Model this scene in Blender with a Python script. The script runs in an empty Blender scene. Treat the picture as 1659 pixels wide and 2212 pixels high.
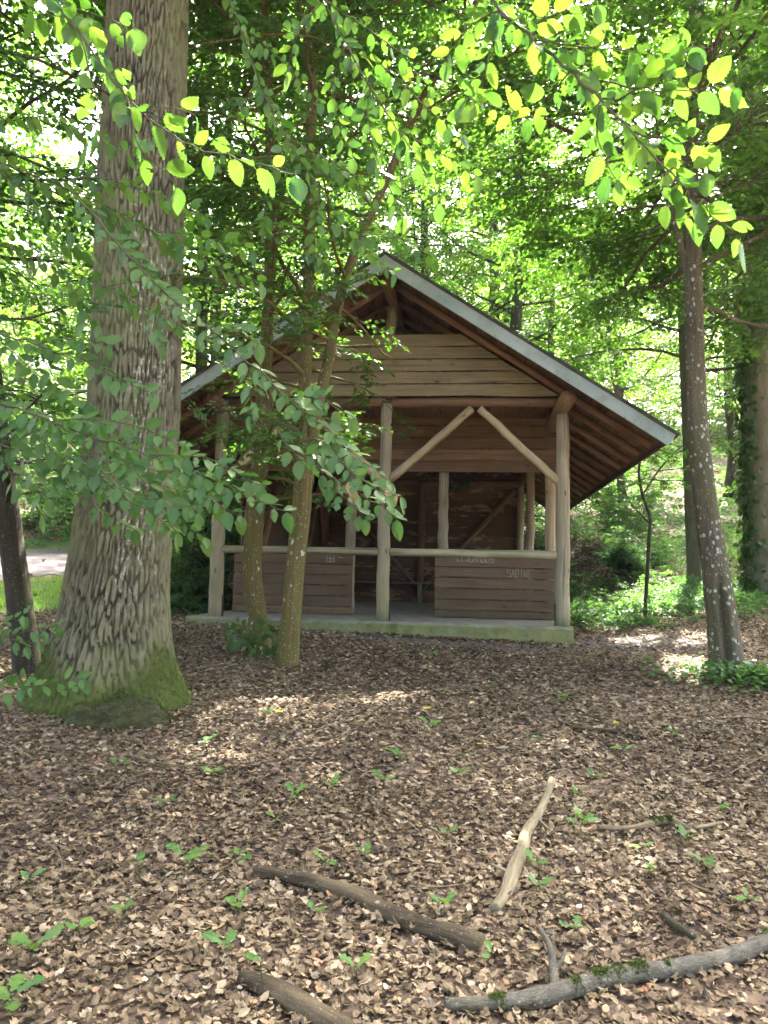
import bpy, math, random
import numpy as np
from mathutils import Vector, Matrix

rng = np.random.default_rng(11)
random.seed(11)
sc = bpy.context.scene
col = sc.collection

# ------------------------------------------------------------------ camera, sky, sun, exposure
FPX, CX, CY = 1662.0, 829.5, 1106.0            # the photograph measured on a 1659 x 2212 grid
PITCH, ROLL, CAMZ = 0.0851, -0.0228, 1.5
def cam_basis():
    c, s = math.cos(PITCH), math.sin(PITCH)
    Rx = np.array([[1, 0, 0], [0, c, -s], [0, s, c]])
    c, s = math.cos(ROLL), math.sin(ROLL)
    Ry = np.array([[c, 0, s], [0, 1, 0], [-s, 0, c]])
    return Rx @ Ry
CB = cam_basis()
CAM = np.array([0.0, 0.0, CAMZ])
cam_data = bpy.data.cameras.new('camera')
cam_data.sensor_width = 36.0
cam_data.lens = 36.0 * FPX / 2212.0
cam_data.clip_start = 0.05
cam_data.clip_end = 400.0
cam = bpy.data.objects.new('camera', cam_data)
col.objects.link(cam)
_m = Matrix.Identity(4)
for _i in range(3):
    _m[_i][0], _m[_i][1], _m[_i][2], _m[_i][3] = CB[_i, 0], CB[_i, 2], -CB[_i, 1], CAM[_i]
cam.matrix_world = _m
sc.camera = cam

SUN_AZ, SUN_EL = math.radians(24), math.radians(57)
world = bpy.data.worlds.new('World')
sc.world = world
world.use_nodes = True
_sky = world.node_tree.nodes.new('ShaderNodeTexSky')
_sky.sky_type = 'NISHITA'
_sky.sun_disc = False
_sky.sun_elevation = SUN_EL
_sky.sun_rotation = SUN_AZ
_sky.air_density = 0.4
_sky.dust_density = 8.0
_sky.ozone_density = 0.0
_bg = world.node_tree.nodes['Background']
world.node_tree.links.new(_sky.outputs[0], _bg.inputs[0])
_bg.inputs[1].default_value = 0.15
sun_data = bpy.data.lights.new('sun', 'SUN')
sun_data.energy = 3.6
sun_data.angle = math.radians(0.53)
sun_data.color = (1.0, 0.95, 0.86)
sun = bpy.data.objects.new('sun', sun_data)
_sv = Vector((math.sin(SUN_AZ) * math.cos(SUN_EL), math.cos(SUN_AZ) * math.cos(SUN_EL), math.sin(SUN_EL)))
sun.rotation_euler = _sv.to_track_quat('Z', 'Y').to_euler()
sun.location = (4, 10, 30)
col.objects.link(sun)

sc.view_settings.view_transform = 'Standard'
sc.view_settings.look = 'None'
sc.view_settings.gamma = 1.0
sc.view_settings.exposure = 3.85
sc.view_settings.use_curve_mapping = False
sc.render.engine = 'CYCLES'
cy = sc.cycles
cy.max_bounces = 8
cy.diffuse_bounces = 5
cy.glossy_bounces = 2
cy.transmission_bounces = 4
cy.transparent_max_bounces = 4
cy.sample_clamp_indirect = 6.0
cy.caustics_reflective = False
cy.caustics_refractive = False
cy.use_adaptive_sampling = True
cy.adaptive_threshold = 0.02
cy.use_denoising = True
try:
    cy.denoiser = 'OPENIMAGEDENOISE'
    cy.denoising_input_passes = 'RGB_ALBEDO_NORMAL'
except Exception:
    pass

# ------------------------------------------------------------------ noise and pixel helpers
def vnoise(p, seed=0):
    p = np.asarray(p, float)
    i = np.floor(p).astype(np.int64)
    f = p - i
    f = f * f * (3 - 2 * f)
    def h(ix, iy, iz):
        n = (ix * 374761393 + iy * 668265263 + iz * 2147483647 + seed * 974711) & 0x7fffffff
        n = ((n ^ (n >> 13)) * 1274126177) & 0x7fffffff
        n = ((n ^ (n >> 16)) * 668265263) & 0x7fffffff
        return (n & 0xffff) / 65535.0
    out = 0
    for dx in (0, 1):
        for dy in (0, 1):
            for dz in (0, 1):
                w = (f[..., 0] if dx else 1 - f[..., 0]) * (f[..., 1] if dy else 1 - f[..., 1]) * (f[..., 2] if dz else 1 - f[..., 2])
                out = out + w * h(i[..., 0] + dx, i[..., 1] + dy, i[..., 2] + dz)
    return out * 2 - 1
def fbm(p, oct=4, seed=0):
    a, s, t = 0, 1.0, 0
    p = np.asarray(p, float)
    for k in range(oct):
        a = a + s * vnoise(p * 2 ** k, seed + k)
        t += s
        s *= .5
    return a / t
def smooth(a, b, x):
    t = np.clip((x - a) / (b - a), 0, 1)
    return t * t * (3 - 2 * t)
def P(u, v, y):
    """the point on the sight line of grid position (u, v) that stands y metres in front of the camera"""
    d = CB @ np.array([(u - CX) / FPX, 1.0, -(v - CY) / FPX])
    return CAM + d * (y / d[1])

# hut frame
HYAW = -0.1074
HO = np.array([0.039, 10.15, 0.935])
HC, HS = math.cos(HYAW), math.sin(HYAW)
def hut_xy(x, y):
    dx, dy = x - HO[0], y - HO[1]
    return HC * dx + HS * dy, -HS * dx + HC * dy
def hut_to_world(p):
    return np.array([HO[0] + HC * p[0] - HS * p[1], HO[1] + HS * p[0] + HC * p[1], HO[2] + p[2]])

def ground(x, y):
    x = np.asarray(x, float)
    y = np.asarray(y, float)
    t = np.clip(y - 10, 0, 34)
    b = .078 * np.minimum(y, 10) + .09 * t + .006 * t * t + .12 * np.clip(y - 44, 0, 30)
    b = b + .25 * fbm(np.stack([x * .13, y * .13, 0 * x], -1), 2, 3) * smooth(6, 18, np.abs(y) + np.abs(x) * .5)
    hx, hy = hut_xy(x, y)
    ex = np.maximum(np.abs(hx) - 2.6, 0)
    ey = np.maximum(np.maximum(-.3 - hy, hy - 9.0), 0)
    dist = np.sqrt(ex ** 2 + ey ** 2)
    pad = .775 - .028 * np.clip(hx, -4, 4)
    w = 1 - smooth(.2, 3.2, dist)
    b = b * (1 - w) + np.minimum(pad, b + .25) * w
    b = b + .022 * fbm(np.stack([x * .9, y * .9, 0 * x + 5], -1), 3, 9)
    return b
def G(u, v, far=60.0):
    """where the sight line of (u, v) meets the ground"""
    d = CB @ np.array([(u - CX) / FPX, 1.0, -(v - CY) / FPX])
    d = d / d[1]
    y = 1.0
    while y < far:
        p = CAM + d * y
        if p[2] < float(ground(p[0], p[1])):
            lo, hi = y - .1, y
            for _ in range(12):
                m = (lo + hi) / 2
                q = CAM + d * m
                if q[2] < float(ground(q[0], q[1])):
                    hi = m
                else:
                    lo = m
            q = CAM + d * hi
            return np.array([q[0], q[1], float(ground(q[0], q[1]))])
        y += .1
    return CAM + d * far

# ------------------------------------------------------------------ mesh helpers
class Acc:
    def __init__(self):
        self.V, self.Q, self.T, self.R, self.n = [], [], [], [], 0
        self.C = []
    def add(self, v, q=None, t=None, r=0.0, c=None):
        v = np.asarray(v, float).reshape(-1, 3)
        if q is not None and len(q):
            self.Q.append(np.asarray(q, np.int64).reshape(-1, 4) + self.n)
        if t is not None and len(t):
            self.T.append(np.asarray(t, np.int64).reshape(-1, 3) + self.n)
        self.V.append(v)
        self.C.append(np.zeros((len(v), 3)) if c is None else np.asarray(c, float))
        self.R.append(np.broadcast_to(np.asarray(r, float), (len(v),)))
        self.n += len(v)
    def mesh(self, name, smooth_shade=False, extra=None):
        me = bpy.data.meshes.new(name)
        if not self.n:
            return me
        V = np.concatenate(self.V)
        Q = np.concatenate(self.Q) if self.Q else np.zeros((0, 4), np.int64)
        T = np.concatenate(self.T) if self.T else np.zeros((0, 3), np.int64)
        me.vertices.add(len(V))
        me.vertices.foreach_set('co', V.astype(np.float32).ravel())
        nl = len(Q) * 4 + len(T) * 3
        me.loops.add(nl)
        me.loops.foreach_set('vertex_index', np.concatenate([Q.ravel(), T.ravel()]).astype(np.int32))
        me.polygons.add(len(Q) + len(T))
        st = np.concatenate([np.arange(len(Q)) * 4, len(Q) * 4 + np.arange(len(T)) * 3]).astype(np.int32)
        me.polygons.foreach_set('loop_start', st)
        me.update(calc_edges=True)
        a = me.attributes.new('rnd', 'FLOAT', 'POINT')
        a.data.foreach_set('value', np.concatenate(self.R).astype(np.float32))
        cc = np.concatenate(self.C)
        if cc.any():
            a = me.attributes.new('bark', 'FLOAT_VECTOR', 'POINT')
            a.data.foreach_set('vector', cc.astype(np.float32).ravel())
        if extra:
            for k, arr in extra.items():
                a = me.attributes.new(k, 'FLOAT', 'POINT')
                a.data.foreach_set('value', np.asarray(arr, np.float32))
        me.polygons.foreach_set('use_smooth', np.full(len(me.polygons), bool(smooth_shade)))
        return me

def obj(name, me, m=None, parent=None, loc=None, mat4=None):
    o = bpy.data.objects.new(name, me)
    col.objects.link(o)
    if m is not None and me is not None and not me.materials:
        me.materials.append(m)
    if parent is not None:
        o.parent = parent
    if mat4 is not None:
        o.matrix_local = mat4
    elif loc is not None:
        o.location = [float(c) for c in loc]
    return o
def tag(o, label=None, cat=None, group=None, kind=None):
    if label: o['label'] = label
    if cat: o['category'] = cat
    if group: o['group'] = group
    if kind: o['kind'] = kind
    return o
def thing(name, label, cat, loc=(0, 0, 0), group=None, rz=0.0):
    o = bpy.data.objects.new(name, None)
    o.empty_display_size = .1
    col.objects.link(o)
    o.location = [float(c) for c in loc]
    o.rotation_euler = (0, 0, rz)
    return tag(o, label, cat, group)
def copy_tree(o, parent=None):
    c = o.copy()
    col.objects.link(c)
    c.parent = parent
    for ch in list(o.children):
        copy_tree(ch, c)
    return c

def unit(v):
    v = np.asarray(v, float)
    return v / (np.linalg.norm(v, axis=-1, keepdims=True) + 1e-12)
def spline(pts, n):
    """Catmull-Rom through pts, n samples"""
    p = np.asarray(pts, float)
    p = np.vstack([2 * p[0] - p[1], p, 2 * p[-1] - p[-2]])
    m = len(p) - 3
    t = np.linspace(0, m - 1e-6, n)
    i = t.astype(int)
    f = (t - i)[:, None]
    a, b, c, d = p[i], p[i + 1], p[i + 2], p[i + 3]
    return .5 * (2 * b + (c - a) * f + (2 * a - 5 * b + 4 * c - d) * f ** 2 + (3 * b - a - 3 * c + d) * f ** 3)
def frames(pts):
    p = np.asarray(pts, float)
    t = np.gradient(p, axis=0)
    t = unit(t)
    ref = np.array([0, 0, 1.0]) if abs(t[0][2]) < .9 else np.array([0, 1.0, 0])
    n = np.zeros_like(p)
    v = ref - t[0] * (ref @ t[0])
    for k in range(len(p)):
        v = v - t[k] * (v @ t[k])
        v = v / (np.linalg.norm(v) + 1e-12)
        n[k] = v
    return t, n, np.cross(t, n)
def tube(acc, pts, rad, seg=8, r=0.0, bump=0.0, bseed=0, cap=True, rfun=None, bf=1.0):
    p = np.asarray(pts, float)
    n = len(p)
    rad = np.broadcast_to(np.asarray(rad, float), (n,))
    t, a, b = frames(p)
    th = np.arange(seg) * 2 * math.pi / seg
    R = rad[:, None] * np.ones(seg)[None]
    if bump:
        q = np.stack([np.cos(th)[None] * 1.3 * bf ** .5 + 0 * rad[:, None], np.sin(th)[None] * 1.3 * bf ** .5 + 0 * rad[:, None],
                      np.linspace(0, np.linalg.norm(np.diff(p, axis=0), axis=1).sum() * 4 * bf, n)[:, None] + 0 * th[None]], -1)
        R = R * (1 + bump * fbm(q, 3, bseed))
    if rfun is not None:
        R = rfun(R, th, p)
    v = p[:, None] + R[..., None] * (np.cos(th)[None, :, None] * a[:, None] + np.sin(th)[None, :, None] * b[:, None])
    v = v.reshape(-1, 3)
    i = np.arange(n - 1)[:, None] * seg
    j = np.arange(seg)[None]
    k = (j + 1) % seg
    q = np.stack([i + j, i + k, i + seg + k, i + seg + j], -1).reshape(-1, 4)
    al = np.concatenate([[0], np.cumsum(np.linalg.norm(np.diff(p, axis=0), axis=1))])
    bc = np.stack([rad[:, None] * np.cos(th)[None], rad[:, None] * np.sin(th)[None], al[:, None] + 0 * th[None]], -1).reshape(-1, 3)
    tr = []
    if cap:
        v = np.vstack([v, p[0], p[-1]])
        bc = np.vstack([bc, [0, 0, 0], [0, 0, al[-1]]])
        for jj in range(seg):
            tr.append((n * seg, (jj + 1) % seg, jj))
            tr.append((n * seg + 1, (n - 1) * seg + jj, (n - 1) * seg + (jj + 1) % seg))
    acc.add(v, q, tr, r, bc)
    return acc
def prisms(acc, p0, p1, r0, r1, rnd=0.0):
    p0, p1 = np.asarray(p0, float), np.asarray(p1, float)
    K = len(p0)
    d = unit(p1 - p0)
    up = np.where(np.abs(d[:, 2:3]) < .9, np.array([[0, 0, 1.0]]), np.array([[1.0, 0, 0]]))
    a = unit(np.cross(d, up))
    b = np.cross(d, a)
    v = np.zeros((K, 6, 3))
    for j in range(3):
        w = math.cos(j * 2.094) * a + math.sin(j * 2.094) * b
        v[:, j] = p0 + w * np.reshape(r0, (-1, 1))
        v[:, 3 + j] = p1 + w * np.reshape(r1, (-1, 1))
    q0 = np.array([[0, 1, 4, 3], [1, 2, 5, 4], [2, 0, 3, 5]])
    q = (np.arange(K)[:, None, None] * 6 + q0[None]).reshape(-1, 4)
    acc.add(v.reshape(-1, 3), q, None, rnd)

# leaf templates: columns are along, across, up
def leaf6(w=.27, fold=.06, bend=-.06):
    v = np.array([[0, 0, 0], [.32, w, fold], [.7, w * .86, fold * .8 + bend * .4], [1, 0, bend], [.7, -w * .86, fold * .8 + bend * .4], [.32, -w, fold]])
    return v, np.array([[0, 1, 2, 3], [0, 3, 4, 5]])
def leaf_lobed(w=.3, bend=.1, curl=.3, seed=0):
    r = np.random.default_rng(seed)
    st = [(0, .02), (.13, .10), (.27, .8), (.36, .42), (.5, 1.0), (.6, .5), (.74, .85), (.87, .45), (1, .03)]
    v = []
    for t, ww in st:
        wl, wr = w * ww * r.uniform(.8, 1.15), w * ww * r.uniform(.8, 1.15)
        z = bend * math.sin(t * 3.1) + .04 * r.normal()
        v += [[t, wl, z + curl * wl * wl * 3 + .03 * r.normal()], [t, 0, z], [t, -wr, z + curl * wr * wr * 3 + .03 * r.normal()]]
    q = []
    for i in range(len(st) - 1):
        b = i * 3
        q += [[b, b + 1, b + 4, b + 3], [b + 1, b + 2, b + 5, b + 4]]
    return np.array(v), np.array(q)
def put_leaves(acc, base, d, n, size, tpl, rnd):
    v0, q0 = tpl
    K = len(base)
    d = unit(d)
    s = unit(np.cross(n, d))
    n2 = np.cross(d, s)
    sz = np.reshape(size, (-1, 1, 1)) * np.ones((K, 1, 1))
    v = base[:, None] + sz * (d[:, None] * v0[None, :, 0:1] + s[:, None] * v0[None, :, 1:2] + n2[:, None] * v0[None, :, 2:3])
    m = len(v0)
    q = (np.arange(K)[:, None, None] * m + q0[None]).reshape(-1, 4)
    acc.add(v.reshape(-1, 3), q, None, np.repeat(np.broadcast_to(rnd, (K,)), m))
LEAF = leaf6()
# spray template: a twig with alternate leaves and side twigs: along, across, heading angle, scale
def spray_template(seed):
    r = np.random.default_rng(seed)
    L = []
    for k in range(8):
        s = 1 if k % 2 else -1
        L.append((.12 + .1 * k, 0, s * r.uniform(.7, 1.1), r.uniform(.8, 1.1)))
    L.append((.95, 0, r.uniform(-.2, .2), 1.0))
    tw = []
    for k, a in enumerate((.15, .33, .52, .7)):
        s = 1 if k % 2 else -1
        ang = s * r.uniform(.7, .95)
        ln = (.55 - .35 * a) * r.uniform(.8, 1.2)
        tw.append((a, ang, ln))
        for j in range(3):
            f = (j + .7) / 3 * ln
            L.append((a + math.cos(ang) * f, math.sin(ang) * f, ang + (1 if j % 2 else -1) * r.uniform(.5, .9), r.uniform(.7, 1.05)))
        L.append((a + math.cos(ang) * ln, math.sin(ang) * ln, ang + r.uniform(-.3, .3), r.uniform(.8, 1.05)))
    return np.array(L), tw
SPR = [spray_template(s) for s in range(4)]
def put_sprays(leaf, wood, base, axis, nrm, L, lsize, r, droop=.18, jit=.38, rmid=.5, rspread=.25):
    base, axis, nrm = np.asarray(base, float), unit(axis), np.asarray(nrm, float)
    L = np.broadcast_to(np.asarray(L, float), (len(base),))
    which = r.integers(0, len(SPR), len(base))
    for w, (tp, tw) in enumerate(SPR):
        sel = which == w
        if not sel.any():
            continue
        b, a, l = base[sel], axis[sel], L[sel]
        s = unit(np.cross(nrm[sel], a))
        n = np.cross(a, s)
        K, M = len(b), len(tp)
        A, B, H, S = tp.T
        pos = b[:, None] + l[:, None, None] * (a[:, None] * A[None, :, None] + s[:, None] * B[None, :, None])
        pos[..., 2] -= droop * l[:, None] * (A ** 2 + B ** 2)[None]
        d = a[:, None] * np.cos(H)[None, :, None] + s[:, None] * np.sin(H)[None, :, None]
        d = d + r.normal(0, .18, d.shape)
        d[..., 2] -= .18
        nn = n[:, None] + r.normal(0, jit, (K, M, 3))
        rn = np.clip(rmid + r.normal(0, rspread * .6, (K, 1)) + r.normal(0, rspread * .6, (K, M)), 0, 1)
        put_leaves(leaf, pos.reshape(-1, 3), d.reshape(-1, 3), nn.reshape(-1, 3),
                   (lsize * S[None] * r.uniform(.8, 1.15, (K, M))).reshape(-1), LEAF, rn.reshape(-1))
        if wood is not None:
            e = b + a * l[:, None] * .95
            e[:, 2] -= droop * l * .9
            mid = b + a * l[:, None] * .5
            mid[:, 2] -= droop * l * .25
            prisms(wood, b, mid, .004, .003)
            prisms(wood, mid, e, .003, .0015)

def wander(p0, d0, length, n, r, wob=.15, lift=0.0):
    """a crooked limb: starts at p0 heading d0; lift > 0 bends it up, < 0 lets it droop"""
    p = [np.asarray(p0, float)]
    d = unit(d0)
    st = length / (n - 1)
    for k in range(n - 1):
        d = unit(d + r.normal(0, wob, 3) + np.array([0, 0, lift / (n - 1)]))
        p.append(p[-1] + d * st)
    return np.array(p)
def clear_of_hut(p, o):
    """boughs are kept trimmed away from the roof and the open right half of the front"""
    p = np.asarray(p, float) + o
    hx, hy = hut_xy(p[..., 0], p[..., 1])
    hz = p[..., 2] - HO[2]
    front = (hx > .35) & (hx < 4.6) & (hy > -5.5) & (hy < 0) & (hz < 5.0 - .60 * hx + .35 * np.maximum(-1 - hy, 0))
    eave = (hx > -3.7) & (hx < -1.7) & (hy > -4) & (hy < 0) & (hz > 1.7) & (hz < 3.5)
    over = (np.abs(hx) < 4.0) & (hy >= -1.2) & (hy < 10) & (hz < 4.95 - .65 * np.abs(hx))
    return ~(front | over | eave)
SUNV = np.array(_sv)
GAPS = []                                                # openings in the canopy: a point the sun reaches and the opening's radius
def in_gap(p):
    for c, rad in GAPS:
        d = p - c
        t = d @ SUNV
        if t > .6 and np.linalg.norm(d - t * SUNV) < rad:
            return True
    return False
def crown(wood, leaf, tp, tr, r, t0, nl, lmax, lsize, elev=(.25, .6), gap=.42, rmid=.5, az=None, spl=(.38, .6), dens=1.0, keep=None, taper=.65, origin=None):
    """limbs, branches and leaf sprays up a trunk given by points tp and radii tr"""
    tp = np.asarray(tp, float)
    tr = np.asarray(tr, float)
    B, A, N, LL = [], [], [], []
    ph = r.uniform(0, 6.28)
    for k in range(nl):
        t = t0 + (1 - t0) * (k + r.uniform(0, .8)) / nl
        x = t * (len(tp) - 1)
        i = min(int(x), len(tp) - 2)
        p = tp[i] + (tp[i + 1] - tp[i]) * (x - i)
        rad = tr[i] + (tr[i + 1] - tr[i]) * (x - i)
        phi = (ph + k * 2.4 + r.normal(0, .3)) if az is None else r.uniform(*az)
        el = r.uniform(*elev)
        prof = 1 - taper * max(0, (t - t0) / (1 - t0)) ** 1.5
        ln = lmax * prof * r.uniform(.65, 1.05)
        d = np.array([math.cos(phi) * math.cos(el), math.sin(phi) * math.cos(el), math.sin(el)])
        pts = wander(p, d, ln, 8, r, .13, -.55 * el)
        if origin is not None and not clear_of_hut(pts, origin).all():
            continue
        r0 = max(.010, min(rad * .5, .008 + .009 * ln))
        tube(wood, pts, np.linspace(r0, .006, len(pts)), 6, 0, cap=False)
        m = max(3, int(ln / gap))
        for j in range(m):
            f = .18 + .82 * (j + r.uniform(0, .6)) / m
            y = min(f, .999) * (len(pts) - 1)
            ii = int(y)
            q = pts[ii] + (pts[ii + 1] - pts[ii]) * (y - ii)
            dd = unit(pts[ii + 1] - pts[ii])
            sd = unit(np.cross(dd, [0, 0, 1.0])) * (1 if j % 2 else -1)
            bd = unit(dd * .7 + sd * .8 + r.normal(0, .12, 3))
            bl = (.3 + .42 * ln * (1 - f)) * r.uniform(.6, 1.1)
            sub = wander(q, bd, bl, 4, r, .14, -.25)
            tube(wood, sub, np.linspace(max(.004, r0 * .4 * (1 - f * .6)), .003, 4), 4, 0, cap=False)
            ns = max(1, int(bl / .3 * dens))
            for s in range(ns):
                g = (s + .6) / ns * 2.999
                jj = int(g)
                z = sub[jj] + (sub[jj + 1] - sub[jj]) * (g - jj)
                sdir = unit(sub[jj + 1] - sub[jj])
                side = unit(np.cross(sdir, [0, 0, 1.0])) * (1 if s % 2 else -1)
                ax = unit(sdir + side * r.uniform(.1, .9) + r.normal(0, .12, 3))
                if origin is not None and (not clear_of_hut(z + ax * .3, origin) or in_gap(z + ax * .25 + origin)):
                    continue
                B.append(z)
                A.append(ax)
                N.append(unit(np.array([0, 0, 1.0]) + r.normal(0, .3, 3)))
                LL.append(r.uniform(*spl))
    if B:
        put_sprays(leaf, wood, np.array(B), np.array(A), np.array(N), np.array(LL), lsize, r, rmid=rmid)

# ------------------------------------------------------------------ materials
def nodes_of(name):
    m = bpy.data.materials.new(name)
    m.use_nodes = True
    nt = m.node_tree
    bs = nt.nodes['Principled BSDF']
    return m, nt, bs
class NB:
    """tiny node builder"""
    def __init__(self, nt):
        self.nt = nt
    def n(self, typ, **kw):
        x = self.nt.nodes.new(typ)
        for k, v in kw.items():
            if k.startswith('i_'):
                x.inputs[k[2:]].default_value = v
            else:
                setattr(x, k, v)
        return x
    def l(self, a, b):
        self.nt.links.new(a, b)
    def coord(self, kind='Object', scale=(1, 1, 1), jitter=False):
        tc = self.n('ShaderNodeTexCoord')
        mp = self.n('ShaderNodeMapping')
        self.l(tc.outputs[kind], mp.inputs['Vector'])
        mp.inputs['Scale'].default_value = scale
        if jitter:
            oi = self.n('ShaderNodeObjectInfo')
            mu = self.n('ShaderNodeMath', operation='MULTIPLY')
            self.l(oi.outputs['Random'], mu.inputs[0])
            mu.inputs[1].default_value = 37.0
            cb = self.n('ShaderNodeCombineXYZ')
            for k in range(3):
                self.l(mu.outputs[0], cb.inputs[k])
            self.l(cb.outputs[0], mp.inputs['Location'])
        return mp.outputs[0]
    def noise(self, vec, scale, detail=4, rough=.55, dist=0.0):
        x = self.n('ShaderNodeTexNoise')
        self.l(vec, x.inputs['Vector'])
        x.inputs['Scale'].default_value = scale
        x.inputs['Detail'].default_value = detail
        x.inputs['Roughness'].default_value = rough
        x.inputs['Distortion'].default_value = dist
        return x.outputs['Fac']
    def vor(self, vec, scale, feature='F1', out='Distance', rand=1.0):
        x = self.n('ShaderNodeTexVoronoi', feature=feature)
        self.l(vec, x.inputs['Vector'])
        x.inputs['Scale'].default_value = scale
        x.inputs['Randomness'].default_value = rand
        return x.outputs[out]
    def ramp(self, fac, stops, interp='LINEAR'):
        x = self.n('ShaderNodeValToRGB')
        x.color_ramp.interpolation = interp
        e = x.color_ramp.elements
        while len(e) > 1:
            e.remove(e[-1])
        e[0].position = stops[0][0]
        c = stops[0][1]
        e[0].color = (*c, 1) if not np.isscalar(c) else (c, c, c, 1)
        for p, c in stops[1:]:
            k = e.new(p)
            k.color = (*c, 1) if not np.isscalar(c) else (c, c, c, 1)
        self.l(fac, x.inputs['Fac'])
        return x.outputs['Color']
    def mix(self, fac, a, b, mode='MIX'):
        x = self.n('ShaderNodeMix', data_type='RGBA', blend_type=mode)
        for s, v in ((0, fac), (6, a), (7, b)):
            if hasattr(v, 'is_linked'):
                self.l(v, x.inputs[s])
            elif np.isscalar(v):
                x.inputs[s].default_value = v if s == 0 else (v, v, v, 1)
            else:
                x.inputs[s].default_value = (*v, 1)
        return x.outputs[2]
    def math(self, op, a, b=None, clamp=False):
        x = self.n('ShaderNodeMath', operation=op, use_clamp=clamp)
        for s, v in ((0, a), (1, b)):
            if v is None:
                continue
            if hasattr(v, 'is_linked'):
                self.l(v, x.inputs[s])
            else:
                x.inputs[s].default_value = v
        return x.outputs[0]
    def attr(self, name):
        return self.n('ShaderNodeAttribute', attribute_name=name).outputs['Fac']
    def rand(self):
        return self.n('ShaderNodeObjectInfo').outputs['Random']
    def sep(self, vec):
        x = self.n('ShaderNodeSeparateXYZ')
        self.l(vec, x.inputs[0])
        return x.outputs
    def bump(self, h, strength, dist, bs):
        x = self.n('ShaderNodeBump')
        x.inputs['Strength'].default_value = strength
        x.inputs['Distance'].default_value = dist
        self.l(h, x.inputs['Height'])
        self.l(x.outputs[0], bs.inputs['Normal'])

def wood_mat(name, dark, mid, light, green=None, gfac=.0, knots=True, rough=.8, worn=None, worn_amt=.5, split=None, low_green=False):
    """grain runs along the piece's own X"""
    m, nt, bs = nodes_of(name)
    b = NB(nt)
    v = b.coord('Object', (1, 1, 1), True)
    vg = b.n('ShaderNodeMapping')
    b.l(v, vg.inputs['Vector'])
    vg.inputs['Scale'].default_value = (1.1, 26, 26)
    g = b.noise(vg.outputs[0], 1.6, 5, .6, .6)
    big = b.noise(v, 1.7, 3, .5)
    f = b.math('ADD', b.math('MULTIPLY', g, .7), b.math('MULTIPLY', big, .35))
    c = b.ramp(f, [(.3, dark), (.5, mid), (.72, light)])
    bri = b.math('ADD', b.math('MULTIPLY', b.rand(), .45), .78)
    c = b.mix(1.0, c, bri, 'MULTIPLY')
    if worn:
        vw = b.n('ShaderNodeMapping')
        b.l(v, vw.inputs['Vector'])
        vw.inputs['Scale'].default_value = (1.5, 4, 4)
        w = b.ramp(b.noise(vw.outputs[0], 1.5, 5, .6, .3), [(worn_amt, 0.0), (worn_amt + .06, 1.0)])
        c = b.mix(w, c, worn)
    if knots:
        vk = b.n('ShaderNodeMapping')
        b.l(v, vk.inputs['Vector'])
        vk.inputs['Scale'].default_value = (2.2, 6, 6)
        k = b.ramp(b.vor(vk.outputs[0], 1.3), [(.07, 1.0), (.13, 0.0)])
        c = b.mix(b.math('MULTIPLY', k, .8), c, [x * .45 for x in dark])
    vc = b.n('ShaderNodeMapping')                       # drying cracks along the grain
    b.l(v, vc.inputs['Vector'])
    vc.inputs['Scale'].default_value = (.5, 22, 22)
    ck = b.ramp(b.noise(vc.outputs[0], 1.3, 3, .5), [(.66, 0.0), (.70, 1.0)])
    c = b.mix(b.math('MULTIPLY', ck, .75), c, [x * .35 for x in dark])
    if green:
        gn = b.ramp(b.noise(v, 3.2, 4, .6), [(.42, 0.0), (.68, 1.0)])
        if low_green:
            x = b.sep(b.coord('Object'))[0]
            lo = b.ramp(x, [(.0, 1.0), (1.0, .25)])
            gn = b.mix(1.0, gn, lo, 'MULTIPLY')
        c = b.mix(b.math('MULTIPLY', gn, gfac), c, green)
    if split:
        x = b.sep(b.coord('Object'))[0]
        nz = b.math('MULTIPLY', b.noise(v, 9, 2), .05)
        s = b.ramp(b.math('ADD', x, nz), [(split[0], 0.0), (split[0] + .02, 1.0)])
        c = b.mix(b.math('MULTIPLY', s, .85), c, split[1])
    b.l(c, bs.inputs['Base Color'])
    bs.inputs['Roughness'].default_value = rough
    bs.inputs['Specular IOR Level'].default_value = .25
    b.bump(g, .35, .006, bs)
    return m

M = {}
M['log'] = wood_mat('weathered_log', (.17, .135, .082), (.29, .245, .155), (.41, .36, .24), (.22, .245, .085), .65, low_green=True)
M['rail'] = wood_mat('grey_rail', (.17, .145, .08), (.29, .255, .15), (.40, .36, .23), (.20, .23, .08), .5)
M['brace'] = wood_mat('pale_brace', (.25, .185, .095), (.41, .325, .18), (.55, .475, .31))
M['post_two'] = wood_mat('half_stained_log', (.22, .17, .10), (.36, .29, .19), (.46, .40, .28), split=(1.45, (.17, .062, .038)))
M['red_log'] = wood_mat('red_stained_log', (.125, .065, .033), (.20, .112, .058), (.285, .175, .098))
M['gable'] = wood_mat('gable_board', (.135, .10, .05), (.225, .175, .09), (.33, .265, .15), (.20, .20, .085), .6)
M['header'] = wood_mat('header_board', (.115, .070, .036), (.185, .118, .06), (.26, .178, .10))
M['panel'] = wood_mat('panel_board', (.082, .050, .028), (.13, .082, .046), (.185, .126, .075), (.14, .125, .062), .5)
M['inner'] = wood_mat('inner_board', (.10, .055, .03), (.15, .085, .045), (.20, .12, .065), worn=(.40, .27, .13), worn_amt=.56)
M['deck'] = wood_mat('roof_board', (.095, .052, .029), (.15, .085, .047), (.205, .125, .072))
M['bench'] = wood_mat('bench_plank', (.10, .065, .04), (.16, .11, .07), (.22, .16, .11))

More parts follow.
